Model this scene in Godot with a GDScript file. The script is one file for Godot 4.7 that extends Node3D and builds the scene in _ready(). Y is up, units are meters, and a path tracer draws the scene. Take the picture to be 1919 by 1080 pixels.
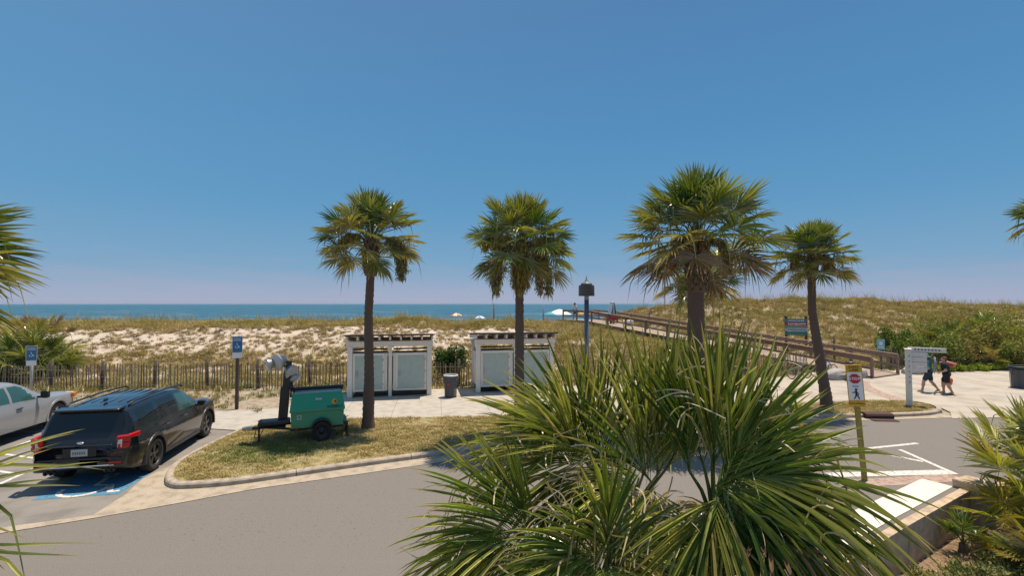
extends Node3D
# A beach access seen from a balcony: car park, sand fence, dunes, sea, sabal palms. Metres, y up, camera looks along -z.

var used := {}
var M := {}
var rng := RandomNumberGenerator.new()
var hill := FastNoiseLite.new()
var patch := FastNoiseLite.new()

const DECK_START := Vector3(20.6, 0.0, -26.45)
const DECK_DIR := Vector3(-0.486, 0.0, -0.874)

func _ready():
	# ---- camera, sky, sun, exposure
	var cam := Camera3D.new()
	cam.name = "camera"
	cam.position = Vector3(0, 4.0, 0)
	cam.rotation_degrees = Vector3(1.877, 0, 0)
	cam.fov = 61.93
	cam.near = 0.05
	cam.far = 30000.0
	add_child(cam)
	cam.current = true
	var env := Environment.new()
	env.background_mode = Environment.BG_SKY
	var to_sun := Vector3(0.2, 1.0, -0.2).normalized()
	var pan := PanoramaSkyMaterial.new()
	pan.panorama = clear_sky(to_sun)
	var sky := Sky.new()
	sky.sky_material = pan
	env.sky = sky
	env.tonemap_mode = Environment.TONE_MAPPER_LINEAR
	env.tonemap_exposure = 1.6
	env.sdfgi_enabled = true
	env.ssao_enabled = true
	env.ssil_enabled = true
	env.fog_enabled = true
	env.fog_density = 0.00006
	env.fog_light_color = lin(0.45, 0.52, 0.66)
	var we := WorldEnvironment.new()
	we.name = "world_environment"
	we.environment = env
	add_child(we)
	var sun := DirectionalLight3D.new()
	sun.name = "sun"
	sun.light_energy = 1.25
	sun.light_color = Color(1.0, 0.94, 0.85)
	sun.light_angular_distance = 0.53
	sun.shadow_enabled = true
	add_child(sun)
	sun.look_at_from_position(to_sun * 50.0, Vector3.ZERO, Vector3.FORWARD)
	# ---- noise used to lay out the land
	hill.seed = 11
	hill.noise_type = FastNoiseLite.TYPE_SIMPLEX_SMOOTH
	hill.frequency = 0.16
	hill.fractal_octaves = 3
	patch.seed = 5
	patch.noise_type = FastNoiseLite.TYPE_SIMPLEX_SMOOTH
	patch.frequency = 0.22
	patch.fractal_octaves = 4
	rng.seed = 77
	make_materials()
	setting()
	fences()
	sheds()
	boardwalk()
	trees()
	shrubs()
	vehicles()
	light_tower()
	signs()
	street_things()
	beach_things()
	people()
	ground_cover()

# clear summer sky: deep blue overhead, paler and slightly violet at the horizon, lighter towards the sun
func clear_sky(to_sun: Vector3) -> ImageTexture:
	var w := 1024
	var h := 512
	var im := Image.create(w, h, false, Image.FORMAT_RGBF)
	var stops := [[-90.0, Color(0.30, 0.30, 0.30)], [-3.0, Color(0.33, 0.38, 0.50)], [0.0, Color(0.40, 0.44, 0.58)], [1.2, Color(0.36, 0.435, 0.59)], [4.0, Color(0.215, 0.40, 0.59)], [11.0, Color(0.125, 0.335, 0.575)], [20.0, Color(0.088, 0.275, 0.525)], [32.0, Color(0.062, 0.20, 0.44)], [60.0, Color(0.045, 0.155, 0.38)], [90.0, Color(0.04, 0.14, 0.36)]]
	var veil := FastNoiseLite.new()
	veil.seed = 9
	veil.frequency = 0.03
	veil.fractal_octaves = 3
	for y in h:
		var el := (0.5 - (y + 0.5) / h) * PI
		var deg := rad_to_deg(el)
		var base: Color = stops[0][1]
		for i in range(1, stops.size()):
			if deg <= stops[i][0]:
				var f: float = (deg - stops[i - 1][0]) / (stops[i][0] - stops[i - 1][0])
				base = stops[i - 1][1].lerp(stops[i][1], f)
				break
		for x in w:
			var az := ((x + 0.5) / w) * TAU
			var d := Vector3(-sin(az) * cos(el), sin(el), cos(az) * cos(el))
			var c := base
			if deg > 0.3 and deg < 7.0:
				var hz := veil.get_noise_2d(x * 1.2, y * 14.0) * 0.5 + 0.5
				c = base.lerp(Color(0.46, 0.43, 0.53), clampf(hz * 1.5 - 0.55, 0.0, 1.0) * 0.4 * smoothstep(7.0, 2.5, deg) * smoothstep(0.3, 1.0, deg))
			if deg > 0.0:
				var g := rad_to_deg(acos(clampf(d.dot(to_sun), -1.0, 1.0)))
				var k := smoothstep(95.0, 30.0, g) * 0.36
				c = c.lerp(Color(0.36, 0.55, 0.72), k)
				c += Color(1.0, 0.95, 0.88) * exp(-g / 9.0) * 1.2
			im.set_pixel(x, y, Color(c.r, c.g, c.b) * 0.60)
	return ImageTexture.create_from_image(im)

# ------------------------------------------------------------------ helpers
func lin(r, g, b) -> Color:
	return Color(r, g, b).linear_to_srgb()

func numbered(n: String) -> String:
	var k: int = used.get(n, 0)
	used[n] = k + 1
	return n if k == 0 else "%s_%03d" % [n, k]

func thing(called: String, label: String, category: String, at := Vector3.ZERO, turn := 0.0, group := "") -> Node3D:
	var o := Node3D.new()
	o.name = numbered(called)
	add_child(o)
	o.position = at
	o.rotation.y = turn
	tag(o, label, category, group)
	return o

func tag(o: Node, label: String, category: String, group := "", kind := "") -> void:
	o.set_meta("label", label)
	o.set_meta("category", category)
	if group != "":
		o.set_meta("group", group)
	if kind != "":
		o.set_meta("kind", kind)

func part(called: String, mesh: Mesh, m: Material, parent: Node, xf := Transform3D()) -> MeshInstance3D:
	var o := MeshInstance3D.new()
	o.name = called
	o.mesh = mesh
	o.material_override = m
	o.transform = xf
	parent.add_child(o, true)
	return o

func solo(called: String, mesh: Mesh, m: Material, label: String, category: String, group := "", kind := "", at := Vector3.ZERO, turn := 0.0) -> MeshInstance3D:
	var o := MeshInstance3D.new()
	o.name = numbered(called)
	o.mesh = mesh
	o.material_override = m
	add_child(o)
	o.position = at
	o.rotation.y = turn
	tag(o, label, category, group, kind)
	return o

func struct(called: String, mesh: Mesh, m: Material, label: String, category: String) -> MeshInstance3D:
	return solo(called, mesh, m, label, category, "", "structure")

# interpolates in a table of [x, y] pairs
func table(t: Array, x: float) -> float:
	if x <= t[0][0]:
		return t[0][1]
	for i in range(1, t.size()):
		if x <= t[i][0]:
			var f: float = (x - t[i - 1][0]) / (t[i][0] - t[i - 1][0])
			return lerpf(t[i - 1][1], t[i][1], f)
	return t[-1][1]

func frame(dir: Vector3, up: Vector3) -> Basis:
	# y along dir, z near up
	var y := dir.normalized()
	var x := y.cross(up)
	if x.length() < 0.001:
		x = y.cross(Vector3(0.3, 0.2, 0.9))
	x = x.normalized()
	return Basis(x, y, x.cross(y).normalized())

# collects triangles; faces are given counter-clockwise as seen from outside
class MB:
	var st := SurfaceTool.new()
	var xf := Transform3D()
	func _init():
		st.begin(Mesh.PRIMITIVE_TRIANGLES)
		st.set_color(Color.WHITE)
		st.set_smooth_group(-1)
	func color(c: Color) -> MB:
		st.set_color(c)
		return self
	func smooth(on: bool) -> MB:
		st.set_smooth_group(0 if on else -1)
		return self
	func v(p: Vector3) -> void:
		st.add_vertex(xf * p)
	func tri(a: Vector3, b: Vector3, c: Vector3) -> void:
		v(a); v(c); v(b)
	func quad(a: Vector3, b: Vector3, c: Vector3, d: Vector3) -> void:
		tri(a, b, c)
		tri(a, c, d)
	func box(c: Vector3, s: Vector3, b := Basis()) -> MB:
		var h := s * 0.5
		var p := []
		for i in 8:
			p.append(c + b * Vector3(h.x if i & 1 else -h.x, h.y if i & 2 else -h.y, h.z if i & 4 else -h.z))
		quad(p[0], p[2], p[3], p[1])
		quad(p[4], p[5], p[7], p[6])
		quad(p[0], p[4], p[6], p[2])
		quad(p[1], p[3], p[7], p[5])
		quad(p[2], p[6], p[7], p[3])
		quad(p[0], p[1], p[5], p[4])
		return self
	# box with chamfered upright and top edges
	func soft_box(c: Vector3, s: Vector3, e: float, b := Basis()) -> MB:
		var ring := []
		var hx := s.x * 0.5
		var hz := s.z * 0.5
		for lvl in 4:
			var y: float = [-s.y * 0.5, -s.y * 0.5 + e, s.y * 0.5 - e, s.y * 0.5][lvl]
			var ins: float = e if lvl == 0 or lvl == 3 else 0.0
			var x := hx - ins
			var z := hz - ins
			var k := e
			var pts := [Vector3(x - k, y, z), Vector3(x, y, z - k), Vector3(x, y, -z + k), Vector3(x - k, y, -z), Vector3(-x + k, y, -z), Vector3(-x, y, -z + k), Vector3(-x, y, z - k), Vector3(-x + k, y, z)]
			var o := []
			for q in pts:
				o.append(c + b * q)
			ring.append(o)
		for lvl in 3:
			for i in 8:
				var j := (i + 1) % 8
				quad(ring[lvl][i], ring[lvl][j], ring[lvl + 1][j], ring[lvl + 1][i])
		for i in range(1, 7):
			tri(ring[3][0], ring[3][i], ring[3][i + 1])
			tri(ring[0][0], ring[0][i + 1], ring[0][i])
		return self
	func tube(pts: Array, rads: Array, n := 8, caps := true) -> MB:
		var rings := []
		var prev := Vector3.ZERO
		for i in pts.size():
			var t: Vector3 = (pts[mini(i + 1, pts.size() - 1)] - pts[maxi(i - 1, 0)]).normalized()
			var u := prev
			if i == 0:
				u = t.cross(Vector3.UP if absf(t.y) < 0.9 else Vector3.RIGHT)
			u = (u - t * u.dot(t)).normalized()
			prev = u
			var w := t.cross(u)
			var ring := []
			var r: float = rads[i] if rads.size() > 1 else rads[0]
			for k in n:
				var a := TAU * k / n
				ring.append(pts[i] + (u * cos(a) + w * sin(a)) * r)
			rings.append(ring)
		for i in pts.size() - 1:
			for k in n:
				var j := (k + 1) % n
				quad(rings[i][k], rings[i][j], rings[i + 1][j], rings[i + 1][k])
		if caps:
			for k in range(1, n - 1):
				tri(rings[0][0], rings[0][k + 1], rings[0][k])
				tri(rings[-1][0], rings[-1][k], rings[-1][k + 1])
		return self
	# profile: [radius, height] pairs turned about the y axis of b
	func lathe(profile: Array, n := 16, at := Vector3.ZERO, b := Basis()) -> MB:
		for i in profile.size() - 1:
			for k in n:
				var a := TAU * k / n
				var c := TAU * (k + 1) / n
				var d0 := Vector3(cos(a), 0, sin(a))
				var d1 := Vector3(cos(c), 0, sin(c))
				var p0: float = profile[i][0]
				var p1: float = profile[i + 1][0]
				var y0 := Vector3(0, profile[i][1], 0)
				var y1 := Vector3(0, profile[i + 1][1], 0)
				if p0 > 0.0001:
					tri(at + b * (d0 * p0 + y0), at + b * (d1 * p1 + y1), at + b * (d1 * p0 + y0))
				if p1 > 0.0001:
					tri(at + b * (d0 * p0 + y0), at + b * (d0 * p1 + y1), at + b * (d1 * p1 + y1))
		return self
	# flat outline in the xy plane of b, given depth along z
	func prism(poly: PackedVector2Array, z0: float, z1: float, at := Vector3.ZERO, b := Basis()) -> MB:
		var idx := Geometry2D.triangulate_polygon(poly)
		var area := 0.0
		for i in poly.size():
			area += poly[i].cross(poly[(i + 1) % poly.size()])
		for i in range(0, idx.size(), 3):
			var a: Vector3 = at + b * Vector3(poly[idx[i]].x, poly[idx[i]].y, z1)
			var c: Vector3 = at + b * Vector3(poly[idx[i + 1]].x, poly[idx[i + 1]].y, z1)
			var d: Vector3 = at + b * Vector3(poly[idx[i + 2]].x, poly[idx[i + 2]].y, z1)
			var back := b * Vector3(0, 0, z0 - z1)
			var up := (c - a).cross(d - a).dot(b * Vector3(0, 0, z1 - z0)) > 0.0
			if up:
				tri(a, c, d); tri(a + back, d + back, c + back)
			else:
				tri(a, d, c); tri(a + back, c + back, d + back)
		for i in poly.size():
			var j := (i + 1) % poly.size()
			var a: Vector3 = at + b * Vector3(poly[i].x, poly[i].y, z0)
			var c: Vector3 = at + b * Vector3(poly[j].x, poly[j].y, z0)
			var f := b * Vector3(0, 0, z1 - z0)
			if area > 0:
				quad(a, c, c + f, a + f)
			else:
				quad(c, a, a + f, c + f)
		return self
	func done() -> ArrayMesh:
		st.generate_normals()
		return st.commit()

# raw triangle list with flat normals and colours, quick for leaves and grass
class Raw:
	var p := PackedVector3Array()
	var n := PackedVector3Array()
	var c := PackedColorArray()
	func tri(a: Vector3, b: Vector3, d: Vector3, ca: Color, cb: Color, cd: Color) -> void:
		var m := (d - a).cross(b - a).normalized()
		p.push_back(a); p.push_back(b); p.push_back(d)
		n.push_back(m); n.push_back(m); n.push_back(m)
		c.push_back(ca); c.push_back(cb); c.push_back(cd)
	func done() -> ArrayMesh:
		var a := []
		a.resize(Mesh.ARRAY_MAX)
		a[Mesh.ARRAY_VERTEX] = p
		a[Mesh.ARRAY_NORMAL] = n
		a[Mesh.ARRAY_COLOR] = c
		var m := ArrayMesh.new()
		m.add_surface_from_arrays(Mesh.PRIMITIVE_TRIANGLES, a)
		return m

# level sheet with an outline given as x,z pairs
func sheet(pts: Array, y: float, thick := 0.0) -> ArrayMesh:
	var poly := PackedVector2Array()
	for q in pts:
		poly.append(Vector2(q[0], q[1]))
	var mb := MB.new()
	if thick > 0.0:
		var b := Basis(Vector3.RIGHT, Vector3.BACK, Vector3.UP)
		mb.prism(poly, y - thick, y, Vector3.ZERO, b)
	else:
		var idx := Geometry2D.triangulate_polygon(poly)
		for i in range(0, idx.size(), 3):
			var a := Vector3(poly[idx[i]].x, y, poly[idx[i]].y)
			var c := Vector3(poly[idx[i + 1]].x, y, poly[idx[i + 1]].y)
			var d := Vector3(poly[idx[i + 2]].x, y, poly[idx[i + 2]].y)
			if (c - a).cross(d - a).y > 0:
				mb.tri(a, c, d)
			else:
				mb.tri(a, d, c)
	return mb.done()

# strip along a polyline in the ground plane, between two offsets to its side
func ribbon(mb: MB, pts: Array, o0: float, o1: float, y0: float, y1: float) -> void:
	for i in pts.size() - 1:
		var q := []
		for e in 2:
			var k: int = i + e
			var a := Vector2(pts[maxi(k - 1, 0)][0], pts[maxi(k - 1, 0)][1])
			var b := Vector2(pts[mini(k + 1, pts.size() - 1)][0], pts[mini(k + 1, pts.size() - 1)][1])
			var t := (b - a).normalized()
			var s := Vector2(-t.y, t.x)
			var c := Vector2(pts[k][0], pts[k][1])
			q.append(Vector3(c.x + s.x * o0, y0, c.y + s.y * o0))
			q.append(Vector3(c.x + s.x * o1, y1, c.y + s.y * o1))
		mb.quad(q[0], q[1], q[3], q[2])

func curve(pts: Array, n := 4) -> Array:
	# smooth polyline through points
	var o := []
	for i in pts.size() - 1:
		var p0: Array = pts[maxi(i - 1, 0)]
		var p1: Array = pts[i]
		var p2: Array = pts[i + 1]
		var p3: Array = pts[mini(i + 2, pts.size() - 1)]
		for k in n:
			var t := float(k) / n
			o.append([cubic_interpolate(p1[0], p2[0], p0[0], p3[0], t), cubic_interpolate(p1[1], p2[1], p0[1], p3[1], t)])
	o.append(pts[-1])
	return o

func text_mesh(s: String, size: float, depth := 0.004) -> TextMesh:
	var t := TextMesh.new()
	var f := SystemFont.new()
	f.font_names = PackedStringArray(["Droid Sans"])
	f.font_weight = 700
	t.font = f
	t.text = s
	t.font_size = 32
	t.pixel_size = size / 24.0
	t.depth = depth
	t.curve_step = 2.0
	return t

# ------------------------------------------------------------------ materials
func ntex(sd: int, freq: float, ramp: Array, size := 512, oct := 4, kind := FastNoiseLite.TYPE_SIMPLEX_SMOOTH, normal := 0.0) -> NoiseTexture2D:
	var n := FastNoiseLite.new()
	n.seed = sd
	n.noise_type = kind
	n.frequency = freq
	n.fractal_octaves = oct
	var t := NoiseTexture2D.new()
	t.width = size
	t.height = size
	t.seamless = true
	t.noise = n
	if normal > 0.0:
		t.as_normal_map = true
		t.bump_strength = normal
	else:
		var g := Gradient.new()
		var offs := PackedFloat32Array()
		var cols := PackedColorArray()
		for i in ramp.size():
			offs.append(ramp[i][0])
			var v = ramp[i][1]
			cols.append(v.linear_to_srgb() if v is Color else Color(v, v, v).linear_to_srgb())
		g.offsets = offs
		g.colors = cols
		t.color_ramp = g
	return t

func plain(r: float, g: float, b: float, rough := 0.7, metal := 0.0) -> StandardMaterial3D:
	var m := StandardMaterial3D.new()
	m.albedo_color = lin(r, g, b)
	m.roughness = rough
	m.metallic = metal
	return m

# base colour broken up by a noise map; scale = size of the map in metres
func grained(r: float, g: float, b: float, rough: float, map: Texture2D, scale: float, world := false, nrm: Texture2D = null, depth := 1.0) -> StandardMaterial3D:
	var m := plain(r, g, b, rough)
	m.albedo_texture = map
	m.uv1_triplanar = true
	m.uv1_world_triplanar = world
	m.uv1_scale = Vector3.ONE / scale
	if nrm:
		m.normal_enabled = true
		m.normal_texture = nrm
		m.normal_scale = depth
	return m

func layered(m: StandardMaterial3D, map: Texture2D, scale: float) -> StandardMaterial3D:
	m.detail_enabled = true
	m.detail_albedo = map
	m.detail_blend_mode = BaseMaterial3D.BLEND_MODE_MUL
	m.detail_uv_layer = BaseMaterial3D.DETAIL_UV_2
	m.uv2_triplanar = true
	m.uv2_world_triplanar = m.uv1_world_triplanar
	m.uv2_scale = Vector3.ONE / scale
	return m

func make_materials() -> void:
	var fine := ntex(1, 0.11, [[0.0, 0.62], [0.45, 0.9], [1.0, 1.0]], 512, 3)
	var soft := ntex(2, 0.012, [[0.15, 0.74], [0.5, 0.92], [0.85, 1.0]], 512, 5)
	var mild := ntex(22, 0.02, [[0.15, 0.9], [0.5, 0.97], [0.85, 1.0]], 512, 5)
	var grit := ntex(23, 0.25, [[0.0, 0.86], [0.5, 0.97], [1.0, 1.0]], 512, 3)
	var wear := ntex(3, 0.02, [[0.2, 0.6], [0.5, 0.86], [0.8, 1.0]], 512, 5)
	var bump := ntex(4, 0.12, [], 512, 3, FastNoiseLite.TYPE_SIMPLEX_SMOOTH, 5.0)
	var speck := ntex(6, 0.3, [[0.0, 0.42], [0.4, 0.8], [0.7, 1.0], [1.0, 1.0]], 512, 2)
	M.asphalt = layered(grained(0.198, 0.178, 0.161, 0.9, speck, 2.2, true, bump, 0.35), ntex(31, 0.19, [[0.0, 0.5], [0.16, 0.72], [0.22, 0.95], [0.6, 0.97], [1.0, 1.0]], 1024, 3), 17.0)
	M.parking = layered(grained(0.265, 0.243, 0.222, 0.9, speck, 2.6, true, bump, 0.3), ntex(33, 0.01, [[0.2, 0.72], [0.45, 0.9], [0.8, 1.0]], 1024, 6), 10.0)
	M.concrete = layered(grained(0.46, 0.42, 0.37, 0.88, fine, 3.0, true, bump, 0.2), ntex(34, 0.012, [[0.2, 0.78], [0.5, 0.93], [0.8, 1.0]], 1024, 6), 7.0)
	M.gutter = layered(grained(0.43, 0.36, 0.28, 0.9, fine, 2.2, true, bump, 0.25), ntex(35, 0.014, [[0.2, 0.72], [0.5, 0.93], [0.8, 1.0]], 1024, 6), 5.0)
	M.kerb = layered(grained(0.46, 0.385, 0.31, 0.9, fine, 1.5, true, bump, 0.3), wear, 2.3)
	M.sand_path = layered(grained(0.475, 0.42, 0.355, 0.95, fine, 3.0, true, bump, 0.3), soft, 9.0)
	M.paint_white = layered(grained(0.72, 0.70, 0.66, 0.8, speck, 1.6, true), ntex(37, 0.05, [[0.2, 0.45], [0.4, 0.85], [0.6, 1.0]], 512, 5), 2.0)
	M.paint_blue = layered(grained(0.085, 0.26, 0.42, 0.8, speck, 1.6, true), ntex(38, 0.04, [[0.2, 0.6], [0.45, 0.9], [0.7, 1.0]], 512, 5), 2.0)
	M.pale_concrete = layered(grained(0.66, 0.625, 0.57, 0.88, mild, 2.0, true), grit, 1.1)
	M.brick_band = layered(grained(0.45, 0.32, 0.27, 0.9, fine, 1.2, true, bump, 0.3), wear, 2.0)
	M.stucco = layered(grained(0.60, 0.45, 0.32, 0.92, fine, 1.0, true, bump, 0.4), wear, 2.6)
	M.mulch = layered(grained(0.30, 0.20, 0.125, 0.95, speck, 0.5, true, bump, 1.0), wear, 1.6)
	var earth := plain(1, 1, 1, 0.95)
	earth.vertex_color_use_as_albedo = true
	earth.albedo_texture = ntex(8, 0.06, [[0.15, 0.6], [0.45, 0.86], [0.8, 1.0]], 512, 5)
	earth.uv1_triplanar = true
	earth.uv1_world_triplanar = true
	earth.uv1_scale = Vector3.ONE / 4.0
	earth.normal_enabled = true
	earth.normal_texture = bump
	earth.normal_scale = 0.8
	M.earth = earth
	var lawn := grained(1, 1, 1, 0.95, ntex(9, 0.03, [[0.1, Color(0.17, 0.17, 0.055)], [0.35, Color(0.27, 0.225, 0.085)], [0.6, Color(0.36, 0.285, 0.135)], [0.9, Color(0.46, 0.355, 0.215)]], 512, 6), 5.0, true, bump, 1.0)
	M.lawn = layered(lawn, speck, 0.9)
	var water := grained(1, 1, 1, 0.42, ntex(10, 0.015, [[0.2, Color(0.020, 0.082, 0.135)], [0.5, Color(0.026, 0.10, 0.155)], [0.8, Color(0.034, 0.125, 0.18)]], 512, 5), 160.0, true)
	water.metallic_specular = 0.28
	water.normal_enabled = true
	water.normal_texture = ntex(12, 0.03, [], 512, 4, FastNoiseLite.TYPE_SIMPLEX_SMOOTH, 6.0)
	water.normal_scale = 0.8
	M.water = water
	var foam := grained(0.75, 0.8, 0.8, 0.9, fine, 6.0, true)
	M.foam = foam
	var leaf := plain(1, 1, 1, 0.29)
	leaf.vertex_color_use_as_albedo = true
	leaf.metallic_specular = 0.65
	leaf.backlight_enabled = true
	leaf.backlight = Color(0.74, 0.76, 0.36)
	leaf.cull_mode = BaseMaterial3D.CULL_DISABLED
	M.leaf = leaf
	var dry := plain(1, 1, 1, 0.75)
	dry.vertex_color_use_as_albedo = true
	dry.backlight_enabled = true
	dry.backlight = Color(0.6, 0.56, 0.4)
	dry.cull_mode = BaseMaterial3D.CULL_DISABLED
	M.dry = dry
	var bushy := dry.duplicate()
	bushy.roughness = 0.7
	bushy.metallic_specular = 0.3
	bushy.backlight = Color(0.66, 0.68, 0.34)
	M.bushy = bushy
	var tinted := plain(1, 1, 1, 0.8)
	tinted.vertex_color_use_as_albedo = true
	M.tinted = tinted
	M.bark = layered(grained(0.24, 0.155, 0.115, 0.95, ntex(14, 0.05, [[0.2, 0.45], [0.5, 0.8], [0.8, 1.0]], 512, 5), 0.8, false, bump, 1.0), speck, 0.5)
	M.boot = layered(grained(0.25, 0.17, 0.11, 0.9, wear, 0.5, false, bump, 0.8), speck, 0.3)
	M.slat = layered(grained(0.33, 0.255, 0.17, 0.92, wear, 0.7, true), speck, 0.4)
	M.slat_dark = layered(grained(0.22, 0.165, 0.12, 0.92, wear, 0.6, true), speck, 0.35)
	M.slat_pale = layered(grained(0.42, 0.34, 0.245, 0.92, wear, 0.8, true), speck, 0.4)
	M.timber = layered(grained(0.36, 0.235, 0.175, 0.85, wear, 1.2, true, bump, 0.4), speck, 0.5)
	M.timber_pale = layered(grained(0.42, 0.34, 0.27, 0.88, wear, 1.0, true, bump, 0.3), speck, 0.5)
	M.post_wood = layered(grained(0.12, 0.09, 0.075, 0.92, wear, 0.7, true, bump, 0.5), speck, 0.4)
	M.white = layered(grained(0.84, 0.775, 0.70, 0.6, mild, 1.4), grit, 0.8)
	M.door = layered(grained(0.45, 0.53, 0.485, 0.45, mild, 2.6), grit, 0.9)
	M.roofing = layered(grained(0.06, 0.05, 0.045, 0.95, fine, 0.6, false, bump, 0.6), speck, 0.3)
	M.steel = plain(0.45, 0.45, 0.46, 0.35, 0.9)
	M.galvanised = grained(0.42, 0.43, 0.45, 0.55, soft, 0.6)
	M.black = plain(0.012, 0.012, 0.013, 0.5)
	M.black_metal = grained(0.022, 0.022, 0.025, 0.45, soft, 0.5)
	M.rubber = grained(0.022, 0.021, 0.02, 0.85, soft, 0.3)
	var cp := plain(0.009, 0.010, 0.013, 0.2)
	cp.metallic_specular = 0.3
	cp.clearcoat_enabled = true
	cp.clearcoat = 0.9
	cp.clearcoat_roughness = 0.03
	M.car_black = cp
	var cw := plain(0.22, 0.23, 0.25, 0.35)
	cw.clearcoat_enabled = true
	cw.clearcoat = 0.8
	cw.clearcoat_roughness = 0.05
	M.car_white = cw
	M.glass_dark = plain(0.008, 0.011, 0.012, 0.03)
	M.glass_teal = plain(0.03, 0.085, 0.085, 0.04)
	M.red_lens = plain(0.42, 0.012, 0.012, 0.12)
	M.clear_lens = plain(0.6, 0.58, 0.55, 0.12)
	M.amber_lens = plain(0.65, 0.18, 0.02, 0.2)
	M.chrome = plain(0.7, 0.7, 0.7, 0.12, 1.0)
	M.rim = plain(0.06, 0.055, 0.055, 0.3, 0.6)
	M.plate = plain(0.42, 0.42, 0.42, 0.5)
	var gp := layered(grained(0.012, 0.29, 0.15, 0.38, mild, 0.9), grit, 0.6)
	gp.clearcoat_enabled = true
	gp.clearcoat = 0.4
	gp.clearcoat_roughness = 0.2
	M.green_paint = gp
	M.sign_blue = plain(0.02, 0.145, 0.29, 0.45)
	M.sign_white = plain(0.72, 0.72, 0.72, 0.45)
	M.sign_yellow = grained(0.66, 0.36, 0.012, 0.5, soft, 0.5)
	M.sign_red = plain(0.47, 0.012, 0.03, 0.45)
	M.ink = plain(0.012, 0.014, 0.02, 0.6)
	M.ink_grey = plain(0.12, 0.14, 0.17, 0.6)
	M.yellow_post = layered(grained(0.42, 0.31, 0.06, 0.6, wear, 0.8), speck, 0.4)
	M.can_grey = layered(grained(0.10, 0.10, 0.11, 0.6, soft, 0.8), speck, 0.4)
	M.bag = plain(0.5, 0.52, 0.56, 0.4)
	M.pole_blue = grained(0.10, 0.125, 0.18, 0.5, mild, 0.8)
	M.lamp_glass = plain(0.20, 0.155, 0.11, 0.15)
	M.boulder = layered(grained(0.52, 0.48, 0.46, 0.95, wear, 0.9, true, bump, 0.8), fine, 0.5)
	M.rust = layered(grained(0.085, 0.035, 0.03, 0.85, wear, 0.4), speck, 0.3)
	M.skin = plain(0.48, 0.27, 0.185, 0.55)

# ------------------------------------------------------------------ the land
const FENCE_LINE := [[-90.0, -21.6], [-24.0, -22.4], [-8.0, -23.0], [-1.8, -23.5], [8.0, -25.4], [16.0, -27.6], [22.0, -29.6], [40.0, -31.4], [110.0, -36.0]]
const CREST := [[-90.0, 2.2], [-24.0, 2.2], [-14.0, 2.25], [-10.0, 2.6], [-5.0, 2.25], [0.0, 2.35], [5.0, 2.62], [8.0, 3.0], [13.0, 3.75], [22.0, 4.1], [34.0, 4.25], [44.0, 3.75], [60.0, 3.2], [110.0, 3.0]]
const WALL_LINE := [[9.74, -10.45], [7.04, -8.8], [2.0, -5.6], [-2.0, -5.0], [-14.0, -5.2]]
const GUTTER_EDGE := [[-22.0, -3.6], [-14.0, -6.4], [-8.9, -8.48], [-7.78, -9.08], [-6.71, -9.73], [-5.52, -10.5], [-3.83, -11.27], [-1.87, -12.2], [-0.14, -12.98], [4.0, -14.6], [8.0, -15.9], [11.15, -16.5], [12.64, -16.65], [15.6, -17.0]]
const KERB_LINE := [[-8.48, -15.12], [-8.49, -13.55], [-8.34, -12.12], [-8.07, -11.38], [-7.76, -10.87], [-7.5, -10.6], [-7.15, -10.47], [-6.48, -10.58], [-5.8, -10.83], [-3.99, -11.74], [-1.82, -12.75], [0.5, -13.72], [4.2, -15.05], [7.5, -16.15]]
const KERB_LINE_2 := [[9.5, -16.6], [11.15, -16.86], [12.64, -16.98], [14.2, -17.15], [15.2, -17.42], [15.9, -17.9], [16.25, -18.6], [16.1, -19.35]]

func deck_t(x: float, z: float) -> float:
	return (x - DECK_START.x) * DECK_DIR.x + (z - DECK_START.z) * DECK_DIR.z

func deck_s(x: float, z: float) -> float:
	return (x - DECK_START.x) * -DECK_DIR.z + (z - DECK_START.z) * DECK_DIR.x

func deck_height(t: float) -> float:
	return 0.06 + clampf(t, 0.0, 25.0) * 0.09

func land(x: float, z: float) -> float:
	var u := table(FENCE_LINE, x) - z
	if u <= 0.0:
		return 0.0
	var top := table(CREST, x)
	var t := u / 17.0
	var h := 0.0
	if t < 1.0:
		h = top * lerpf(t, smoothstep(0.0, 1.0, t), 0.55)
	elif t < 1.12:
		h = top
	else:
		h = lerpf(top, -0.2, smoothstep(1.12, 2.2, t)) - maxf(0.0, t - 2.2) * 0.42
	if t < 2.2:
		h += hill.get_noise_2d(x, z) * 0.42 * clampf(t * 3.0, 0.0, 1.0) * clampf((2.2 - t) * 2.0, 0.0, 1.0)
	var dt := deck_t(x, z)
	if dt > -2.0 and dt < 40.0:
		var ds := absf(deck_s(x, z))
		var rise := 0.55
		if deck_s(x, z) < 0.0 and dt > 6.0:
			rise = lerpf(0.55, 0.06, clampf((dt - 6.0) / 6.0, 0.0, 1.0))
		h = minf(h, deck_height(dt) - 0.5 + maxf(0.0, ds - 1.6) * rise)
	return h

# how much of the dune is grown over, 0 bare sand to 1 dense
func growth(x: float, z: float) -> float:
	var u := table(FENCE_LINE, x) - z
	var base := 0.0
	if u < 0.0:
		base = 0.45
	elif x < 3.0:
		base = table([[0.0, 0.62], [6.0, 0.72], [8.5, 0.34], [11.0, 0.2], [14.0, 0.3], [15.6, 0.92], [19.0, 1.0]], u)
	else:
		base = 0.86
	if x > 3.0 and x < 6.0 and u > 0.0:
		base = maxf(base, 0.7)
	return clampf(base + patch.get_noise_2d(x * 1.6, z * 2.2) * 0.75, 0.0, 1.0)

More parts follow.
